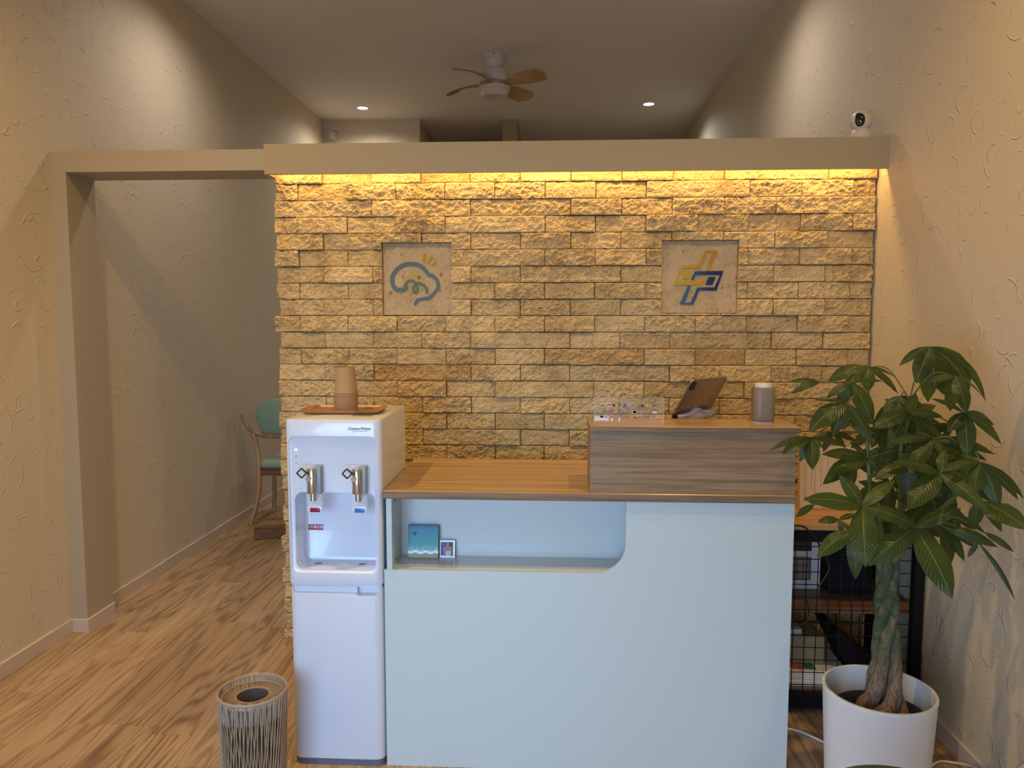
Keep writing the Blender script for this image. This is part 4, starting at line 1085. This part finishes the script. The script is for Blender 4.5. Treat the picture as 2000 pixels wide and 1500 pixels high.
b = bm_new(); lathe(b, [(0, .004), (.080, .004), (.0865, .25), (.089, .30), (.087, .30), (.0845, .25), (.078, .010), (0, .010)], wx, wy, 48); obj('inner_lining', b, M['basket_inner'], wb)
b = bm_new(); ZI = .316
for k in range(84):
    a0 = 2 * PI * k / 84; a1 = a0 + .12 + rg.uniform(-.03, .03)
    tube(b, [(wx + .0895 * math.cos(a0), wy + .0895 * math.sin(a0), ZI), (wx + .048 * math.cos(a1), wy + .048 * math.sin(a1), ZI + .001)], .0012, 5, cap=False)
for r in (.0895, .048): tube(b, [(wx + r * math.cos(t * PI / 24), wy + r * math.sin(t * PI / 24), ZI) for t in range(49)], .0030, 8, cap=False)
obj('ring_lid', b, M['cord_paper'], wb)
b = bmesh.new(); rows = []
for i, (r, z) in enumerate([(.047, .20), (.046, .300), (.086, .303), (.0925, .322), (.098, .338), (.1015, .338), (.1025, .31), (.1005, .272)]):
    rows.append([b.verts.new((wx + (r + (.0016 * math.sin(k * 2.3 + i) * (i != 2) + .0012 * math.sin(k * 5.1))) * math.cos(2 * PI * k / 72), wy + (r + .0016 * math.sin(k * 2.3 + i)) * math.sin(2 * PI * k / 72), z + (.004 * math.sin(k * 1.7 + i) if i in (4, 7, 0) else 0))) for k in range(72)])
for r0, r1 in zip(rows, rows[1:]):
    for k in range(72): b.faces.new((r0[k], r0[(k + 1) % 72], r1[(k + 1) % 72], r1[k]))
obj('plastic_bag', b, M['bag'], wb, ang=80)

# ================================================================== MONEY TREE IN ITS POT
px_, py_ = .945, 2.188
pt = empty('potted_money_tree', (px_, py_, 0)); tag(pt, 'tall money tree with a braided trunk in a round white pot beside the right wall', 'potted plant')
b = bm_new(); lathe(b, [(0, 0), (.128, 0), (.134, .004), (.1515, .352), (.1535, .358), (.1525, .363), (.1445, .363), (.1435, .357), (.138, .24), (0, .235)], px_, py_, 72)
obj('pot', b, M['pot'], pt, ang=40)
b = bm_new(); lathe(b, [(.112, .236), (.121, .285), (.126, .292), (.121, .294), (.114, .284), (.105, .262), (0, .262)], px_ + .005, py_ + .004, 56); gp = obj('grower_pot', b, M['black_pot'], pt)
b = bm_new(); lathe(b, [(0, .268), (.06, .270), (.108, .264)], px_ + .005, py_ + .004, 40); obj('soil', b, M['soil'], pt)
def bark():
    m, nt, bs = new_mat('money_tree_bark')
    tc = nt.nodes.new('ShaderNodeTexCoord'); sx = nt.nodes.new('ShaderNodeSeparateXYZ'); L(nt, tc.outputs['Object'], sx.inputs[0])
    v = coords(nt, (1, 1, 1)); n1 = tex_noise(nt, v, 30, 4, .65); n2 = tex_noise(nt, coords(nt, (1, 1, .25)), 160, 3, .6)
    h = math_(nt, 'ADD', sx.outputs[2], math_(nt, 'MULTIPLY', math_(nt, 'SUBTRACT', n1, .5), .10))
    f = math_(nt, 'DIVIDE', math_(nt, 'SUBTRACT', h, .40), .12, clamp=True)
    brown = ramp(nt, n2, [(.35, (.085, .058, .042)), (.6, (.22, .165, .125))]); green = ramp(nt, n1, [(.40, (.030, .058, .026)), (.54, (.060, .085, .038)), (.66, (.17, .13, .095))])
    L(nt, mixc(nt, f, brown, green), bs.inputs['Base Color']); bs.inputs['Roughness'].default_value = .75
    bump(nt, math_(nt, 'ADD', n1, n2), 1.0, .005, bs); return m
M['bark'] = bark()
AX = [(Vector((.958, 2.19, .262)), .052, .031), (Vector((.958, 2.192, .34)), .036, .0235), (Vector((.966, 2.195, .44)), .0245, .0185), (Vector((.962, 2.198, .55)), .0200, .0160), (Vector((.960, 2.20, .66)), .0185, .0148), (Vector((.962, 2.20, .76)), .0175, .0135)]
def ax(t):
    f = t * (len(AX) - 1); i = min(int(f), len(AX) - 2); u = f - i
    return AX[i][0].lerp(AX[i + 1][0], u), AX[i][1] + (AX[i + 1][1] - AX[i][1]) * u, AX[i][2] + (AX[i + 1][2] - AX[i][2]) * u
for s in range(4):
    pts, rs = [], []
    for i in range(41):
        t = i / 40; c, br, sr = ax(t); a_ = 2 * PI * (s / 4) + .35 + t * 5.6 + .5 * math.sin(t * 9)
        k = 1 + .25 * math.sin(2 * a_)
        pts.append(c + Vector((math.cos(a_) * br, math.sin(a_) * br * .9, -.01 if i == 0 else 0))); rs.append(sr * (1 + .07 * math.sin(i * 1.1 + s * 2)))
    b = bm_new(); tube(b, pts, rs, 14); obj('trunk_strand', b, M['bark'], pt, ang=80)
M['stem'] = plain('green_stem', (.075, .12, .03), .5, var=.2, scale=40)
STEMS = [[(.985, 2.20, .74), (.990, 2.20, .85), (.984, 2.20, 1.0), (.983, 2.20, 1.10), (1.0, 2.20, 1.20)],
         [(.935, 2.205, .74), (.915, 2.21, .88), (.902, 2.22, 1.02), (.90, 2.24, 1.14)],
         [(.965, 2.18, .74), (1.02, 2.13, .86), (1.08, 2.08, .96), (1.10, 2.06, 1.05)],
         [(.950, 2.18, .74), (.905, 2.12, .84), (.875, 2.08, .93)],
         [(.965, 2.21, .74), (1.01, 2.24, .90), (1.03, 2.24, 1.05), (1.05, 2.22, 1.15)]]
SP = []
for s in STEMS:
    q = smooth_path(s, 8); SP += q
    b = bm_new(); tube(b, q, [.0085 - .0045 * i / len(q) for i in range(len(q))], 10); obj('stem', b, M['stem'], pt)
def leaf_mat():
    m, nt, bs = new_mat('money_tree_leaf')
    uv = nt.nodes.new('ShaderNodeUVMap'); sx = nt.nodes.new('ShaderNodeSeparateXYZ'); L(nt, uv.outputs[0], sx.inputs[0])
    U = math_(nt, 'ABSOLUTE', math_(nt, 'SUBTRACT', sx.outputs[0], .5)); V = sx.outputs[1]
    mid = math_(nt, 'SUBTRACT', 1.0, math_(nt, 'MULTIPLY', U, 38.0), clamp=True)
    vein = math_(nt, 'SINE', math_(nt, 'MULTIPLY', math_(nt, 'SUBTRACT', V, math_(nt, 'MULTIPLY', U, .38)), 88.0))
    n1 = tex_noise(nt, coords(nt), 9, 2)
    c = ramp(nt, n1, [(.35, (.014, .032, .009)), (.55, (.022, .050, .011)), (.7, (.048, .080, .013))])
    vl = math_(nt, 'MULTIPLY', math_(nt, 'POWER', math_(nt, 'MULTIPLY', math_(nt, 'ADD', vein, 1.0), .5), 10.0), .12)
    c = mixc(nt, vl, c, (.10, .17, .05)); c = mixc(nt, mid, c, (.19, .24, .07))
    L(nt, c, bs.inputs['Base Color']); bs.inputs['Roughness'].default_value = .34
    bs.inputs['Specular IOR Level'].default_value = .45
    bump(nt, math_(nt, 'ADD', math_(nt, 'MULTIPLY', vein, .5), math_(nt, 'MULTIPLY', mid, 1.2)), .35, .0016, bs)
    tr_ = nt.nodes.new('ShaderNodeBsdfTranslucent'); L(nt, mixc(nt, .0, (.24, .32, .03), c), tr_.inputs[0])
    mx = nt.nodes.new('ShaderNodeMixShader'); mx.inputs[0].default_value = .30
    L(nt, bs.outputs[0], mx.inputs[1]); L(nt, tr_.outputs[0], mx.inputs[2]); L(nt, mx.outputs[0], nt.nodes['Material Output'].inputs[0])
    return m
M['leaf'] = leaf_mat()
LEAVES=[
((1.051,2.2,1.349),[((0.977,2.22,1.294),0.3,0.1),((1.003,2.17,1.248),0.48,0.02),((1.043,2.15,1.234),0.55,0.02),((1.075,2.25,1.188),0.42,0.06),((1.148,2.18,1.208),0.55,0.16),((1.127,2.23,1.2),0.5,0.08),((1.208,2.2,1.194),0.14,0.2)]),
((0.92,2.3,1.287),[((0.809,2.3,1.241),0.4,0.1),((0.835,2.26,1.212),0.3,0.06),((0.905,2.25,1.217),0.5,0.02),((1.008,2.32,1.256),0.16,0.05),((1.003,2.28,1.209),0.25,0.08)]),
((0.768,2.25,1.245),[((0.685,2.25,1.247),0.2,0.05),((0.682,2.23,1.211),0.28,0.08)]),
((0.797,2.12,1.198),[((0.709,2.12,1.206),0.16,0.04),((0.689,2.09,1.122),0.45,0.1),((0.778,2.09,1.151),0.45,0.02),((0.771,2.14,1.101),0.35,0.05),((0.859,2.09,1.084),0.28,0.06)]),
((0.845,2.22,1.247),[((0.768,2.19,1.203),0.3,0.05),((0.894,2.18,1.133),0.4,0.05),((0.94,2.24,1.249),0.2,0.03),((0.812,2.22,1.163),0.4,0.05)]),
((1.06,2.08,1.277),[((0.983,2.06,1.26),0.28,0.06),((1.067,2.03,1.182),0.42,0.06),((1.073,2.12,1.177),0.5,0.05),((1.169,2.13,1.204),0.12,0.06)]),
((1.078,2.06,1.182),[((1.029,2.04,1.132),0.5,0.06),((1.069,2.02,1.076),0.45,0.03),((1.159,2.03,1.103),0.28,0.1),((1.168,2.08,1.145),0.3,0.1),((0.977,2.03,1.221),0.16,0.02),((1.069,2.1,1.144),0.5,0.0)]),
((0.975,2.2,1.21),[((0.955,2.17,1.149),0.5,0.02),((1.042,2.2,1.131),0.38,0.1),((1.055,2.23,1.178),0.2,0.05),((0.976,2.17,1.188),0.4,0.03),((0.936,2.22,1.153),0.45,0.06),((0.902,2.2,1.118),0.3,0.03)]),
((0.7,2.1,1.106),[((0.566,2.02,1.081),0.12,0.08),((0.606,2.04,1.07),0.3,0.06),((0.689,2.05,1.027),0.45,0.03),((0.669,2.09,1.041),0.4,0.04),((0.722,2.07,1.081),0.35,0.03),((0.807,2.13,1.077),0.2,0.02)]),
((1.018,2.1,1.106),[((0.896,2.08,1.095),0.25,0.06),((1.156,2.05,1.073),0.22,0.08),((1.147,2.07,1.053),0.25,0.05),((1.039,2.06,1.066),0.4,0.03),((0.939,2.05,1.016),0.35,0.05),((0.992,2.14,1.123),0.35,0.02),((1.091,2.1,1.1),0.25,0.04)]),
((0.994,2.0,1.031),[((0.859,1.97,1.066),0.3,0.05),((0.889,1.94,0.95),0.42,0.03),((1.065,1.9,0.957),0.28,0.03),((1.075,2.02,1.014),0.3,0.04),((1.023,2.04,1.089),0.35,0.02),((1.043,2.03,1.048),0.3,0.02)]),
((1.081,1.98,1.065),[((0.979,1.96,1.045),0.25,0.06),((1.047,1.94,0.991),0.46,0.03),((1.11,1.94,0.956),0.38,0.06),((1.163,1.95,0.975),0.22,0.08),((1.056,2.02,1.074),0.25,0.02),((1.194,1.98,0.971),0.15,0.1)]),
((0.802,2.0,0.942),[((0.638,1.96,0.968),0.34,0.03),((0.751,2.03,1.02),0.42,0.02),((0.895,2.03,1.005),0.34,0.02),((0.784,1.92,0.807),0.46,0.02),((0.926,1.96,0.903),0.34,0.03)]),
((0.929,1.98,0.894),[((1.041,1.98,0.945),0.34,0.03),((0.807,1.96,0.797),0.36,0.03),((0.978,1.88,0.743),0.4,0.03),((0.893,1.98,0.823),0.36,0.04),((1.019,2.0,0.806),0.34,0.05)]),
((0.817,2.1,0.851),[((0.715,2.07,0.783),0.4,0.05),((0.82,2.07,0.724),0.34,0.12),((0.779,2.12,0.876),0.34,0.02)]),
((1.098,2.0,0.852),[((1.169,1.95,0.718),0.09,0.04),((1.074,2.0,0.812),0.3,0.03)]),
((1.028,2.04,0.881),[((1.142,1.99,0.843),0.26,0.04),((1.137,2.07,0.816),0.34,0.05),((1.062,2.06,0.772),0.3,0.06),((1.098,2.06,0.783),0.25,0.05)]),
((1.14,2.05,0.865),[((1.2,2.02,0.822),0.25,0.03),((1.082,2.07,0.906),0.22,0.03)]),
((1.086,1.98,0.965),[((1.11,1.82,0.934),0.42,0.03),((1.145,1.98,0.885),0.34,0.05),((1.087,2.01,0.885),0.42,0.03),((1.06,2.01,0.97),0.3,0.02)]),
((0.891,2.2,1.034),[((0.753,2.17,1.048),0.3,0.04),((0.763,2.15,0.994),0.38,0.04),((0.922,2.17,0.989),0.36,0.04),((0.862,2.2,0.997),0.3,0.02),((0.85,2.23,1.076),0.3,0.02)]),
((0.73,2.15,0.909),[((0.674,2.13,0.877),0.32,0.04),((0.714,2.18,0.925),0.3,0.02)]),
((0.8,2.15,0.868),[((0.734,2.13,0.865),0.38,0.04),((0.856,2.17,0.879),0.3,0.02),((0.809,2.15,0.829),0.45,0.03)]),
((0.981,2.35,1.103),[((0.902,2.35,1.035),0.35,0.04),((1.037,2.35,1.059),0.35,0.04),((0.95,2.32,1.041),0.4,0.02),((1.006,2.35,1.013),0.4,0.02),((0.945,2.37,1.123),0.35,0.02)]),
((1.039,2.35,1.014),[((0.965,2.35,0.945),0.36,0.04),((1.117,2.35,0.964),0.36,0.04),((1.029,2.32,0.935),0.4,0.02),((1.079,2.37,1.056),0.4,0.02),((0.991,2.37,1.055),0.35,0.02)]),
((1.11,2.32,0.931),[((1.031,2.32,0.885),0.36,0.04),((1.187,2.32,0.887),0.36,0.04),((1.094,2.29,0.849),0.4,0.02),((1.166,2.34,0.961),0.4,0.02),((1.048,2.34,0.948),0.4,0.02)]),
((0.989,2.3,0.917),[((0.908,2.3,0.944),0.4,0.03),((1.066,2.3,0.879),0.36,0.03),((0.984,2.28,0.839),0.4,0.02),((0.949,2.3,0.861),0.36,0.02)]),
((1.163,2.25,0.86),[((1.109,2.25,0.805),0.36,0.04),((1.228,2.25,0.817),0.36,0.04),((1.162,2.23,0.779),0.4,0.02),((1.165,2.27,0.921),0.35,0.02)]),
((1.146,2.25,1.124),[((1.074,2.25,1.113),0.25,0.03),((1.085,2.25,1.091),0.3,0.03),((1.215,2.25,1.076),0.3,0.03),((1.122,2.25,1.076),0.35,0.03)]),
((0.81,2.25,1.1),[((0.785,2.25,1.04),0.35,0.03),((0.848,2.25,1.052),0.35,0.03),((0.753,2.25,1.072),0.3,0.03),((0.878,2.25,1.073),0.3,0.03)]),
((0.955,2.15,0.815),[((0.917,2.15,0.772),0.34,0.03),((0.997,2.15,0.784),0.34,0.03),((0.91,2.15,0.83),0.36,0.02),((0.948,2.13,0.774),0.4,0.02)]),
((1.057,2.25,1.145),[((1.006,2.25,1.123),0.3,0.03),((1.115,2.25,1.124),0.25,0.03),((1.06,2.23,1.1),0.35,0.02),((1.029,2.27,1.158),0.3,0.02)]),
((0.887,2.28,1.161),[((0.876,2.26,1.104),0.4,0.02),((0.847,2.28,1.101),0.35,0.02),((0.946,2.28,1.118),0.35,0.02),((0.914,2.3,1.192),0.3,0.02)]),
]

rl = random.Random(21)
# inner foliage filling the crown
for k in range(17):
    a_ = rl.uniform(0, 2 * PI); rr_2 = math.sqrt(rl.random())
    hx, hz_, hy = .985 + .17 * rr_2 * math.cos(a_), .985 + .20 * rr_2 * math.sin(a_), rl.uniform(2.12, 2.40)
    a0 = rl.uniform(0, 6.28); tl = []
    for q in range(5):
        an = a0 + q * 1.25 + rl.uniform(-.25, .25); ln_ = rl.uniform(.085, .125)
        tl.append(((min(1.31, hx + ln_ * math.cos(an)), hy + rl.uniform(-.05, .04), hz_ - .035 + ln_ * .75 * math.sin(an)), rl.uniform(.34, .44), .03))
    LEAVES.append(((hx, hy, hz_), tl))
def leaflet(bm, uvl, hub, tip, wf, arch):
    h, t = Vector(hub), Vector(tip); d = t - h; ln = d.length; dn = d.normalized()
    up = Vector((0, 0, 1)); cam_dir = Vector((-.30, -1, .20)).normalized()
    n0 = (cam_dir * .75 + up * .55 + Vector((rl.uniform(-.3, .3), 0, rl.uniform(-.2, .2)))).normalized()
    side = dn.cross(n0).normalized(); nor = side.cross(dn).normalized()
    lift = up - dn * up.dot(dn)
    lift = lift.normalized() if lift.length > .2 else nor
    W = ln * wf * .5 * 1.12; ns, nc = 14, 3; rows = []
    for i in range(ns + 1):
        u = i / ns
        c = h + d * u + lift * (arch * ln * 4 * u * (1 - u) * .55 + .0) + nor * (.05 * ln * math.sin(PI * u))
        prof = (math.sin(PI * min(1, u ** .82)) ** .85) * (1 - .25 * (1 - u))
        if u > .86: prof = max(0, prof * .9)
        w_ = max(.0010, W * prof) if u > .04 else .0013
        if i == ns: w_ = .0003
        row = []
        for j in range(-nc, nc + 1):
            s = j / nc
            p = c + side * (w_ * s) + nor * (-.16 * w_ * abs(s) ** 1.3 + .10 * w_ * (1 - abs(s)) * 0) + nor * (.035 * w_ * math.sin(u * 26 + 1.5 * s))
            p.x = min(p.x, 1.3225)
            row.append((bm.verts.new(p), .5 + .5 * s, u))
        rows.append(row)
    for r0, r1 in zip(rows, rows[1:]):
        for j in range(2 * nc):
            q = (r0[j], r0[j + 1], r1[j + 1], r1[j]); f = bm.faces.new([x[0] for x in q]); f.material_index = 0; f.smooth = True
            for lp, x in zip(f.loops, q): lp[uvl].uv = (x[1], x[2])
for (hub, tips) in LEAVES:
    H = Vector(hub)
    best = min(SP, key=lambda p: (p - H).length + max(0, p.z - H.z + .02) * 2.0)
    b = bmesh.new(); uvl = b.loops.layers.uv.new('UVMap')
    for (tip, wf, arch) in tips: leaflet(b, uvl, hub, tip, wf, arch)
    midp = (H + best) / 2 + Vector((0, 0, .02 + .12 * (H - best).length))
    tube(b, smooth_path([best, midp, H - Vector((0, 0, .001))], 7), .0019, 6, mat=1)
    obj('leaf', b, [M['leaf'], M['stem']], pt, ang=80)

# ================================================================== CORDS AND STOOL
b = bm_new(); tube(b, smooth_path([(.75, 2.63, .0045), (.80, 2.615, .0045), (.845, 2.597, .0045), (.88, 2.570, .0045), (.925, 2.515, .0045), (.98, 2.44, .0045), (1.06, 2.395, .0045), (1.13, 2.385, .0045)], 8), .004, 8)
single('power_cord', b, M['white_cable'], (.9, 2.55, 0), 'white cord on the floor between the counter and the plant pot', 'cord', smooth=True)
b = bm_new(); tube(b, smooth_path([(1.125, 2.20, .0045), (1.16, 2.29, .0045), (1.20, 2.385, .0045), (1.25, 2.43, .0045), (1.29, 2.42, .008), (1.312, 2.37, .03), (1.318, 2.29, .058), (1.318, 2.22, .092), (1.318, 2.15, .15), (1.318, 2.06, .25)], 8), .0035, 8)
single('power_cord', b, M['white_cable'], (1.2, 2.3, 0), 'white cord running from beside the pot up along the right wall', 'cord', smooth=True)
so = empty('round_stool', (.72, 1.50, 0)); tag(so, 'dark green round stool seat in front of the plant pot, at the bottom edge', 'stool')
b = bm_new(); lathe(b, [(0, .400), (.150, .400), (.166, .408), (.172, .424), (.168, .440), (.150, .448), (0, .450)], .72, 1.50, 64); obj('seat', b, M['dark_green'], so, ang=60)
for k in range(4):
    a_ = PI / 4 + k * PI / 2; b = bm_new()
    tube(b, [(.72 + .11 * math.cos(a_), 1.50 + .11 * math.sin(a_), .402), (.72 + .16 * math.cos(a_), 1.50 + .16 * math.sin(a_), 0.0)], .012, 12); obj('leg', b, M['beech'], so)
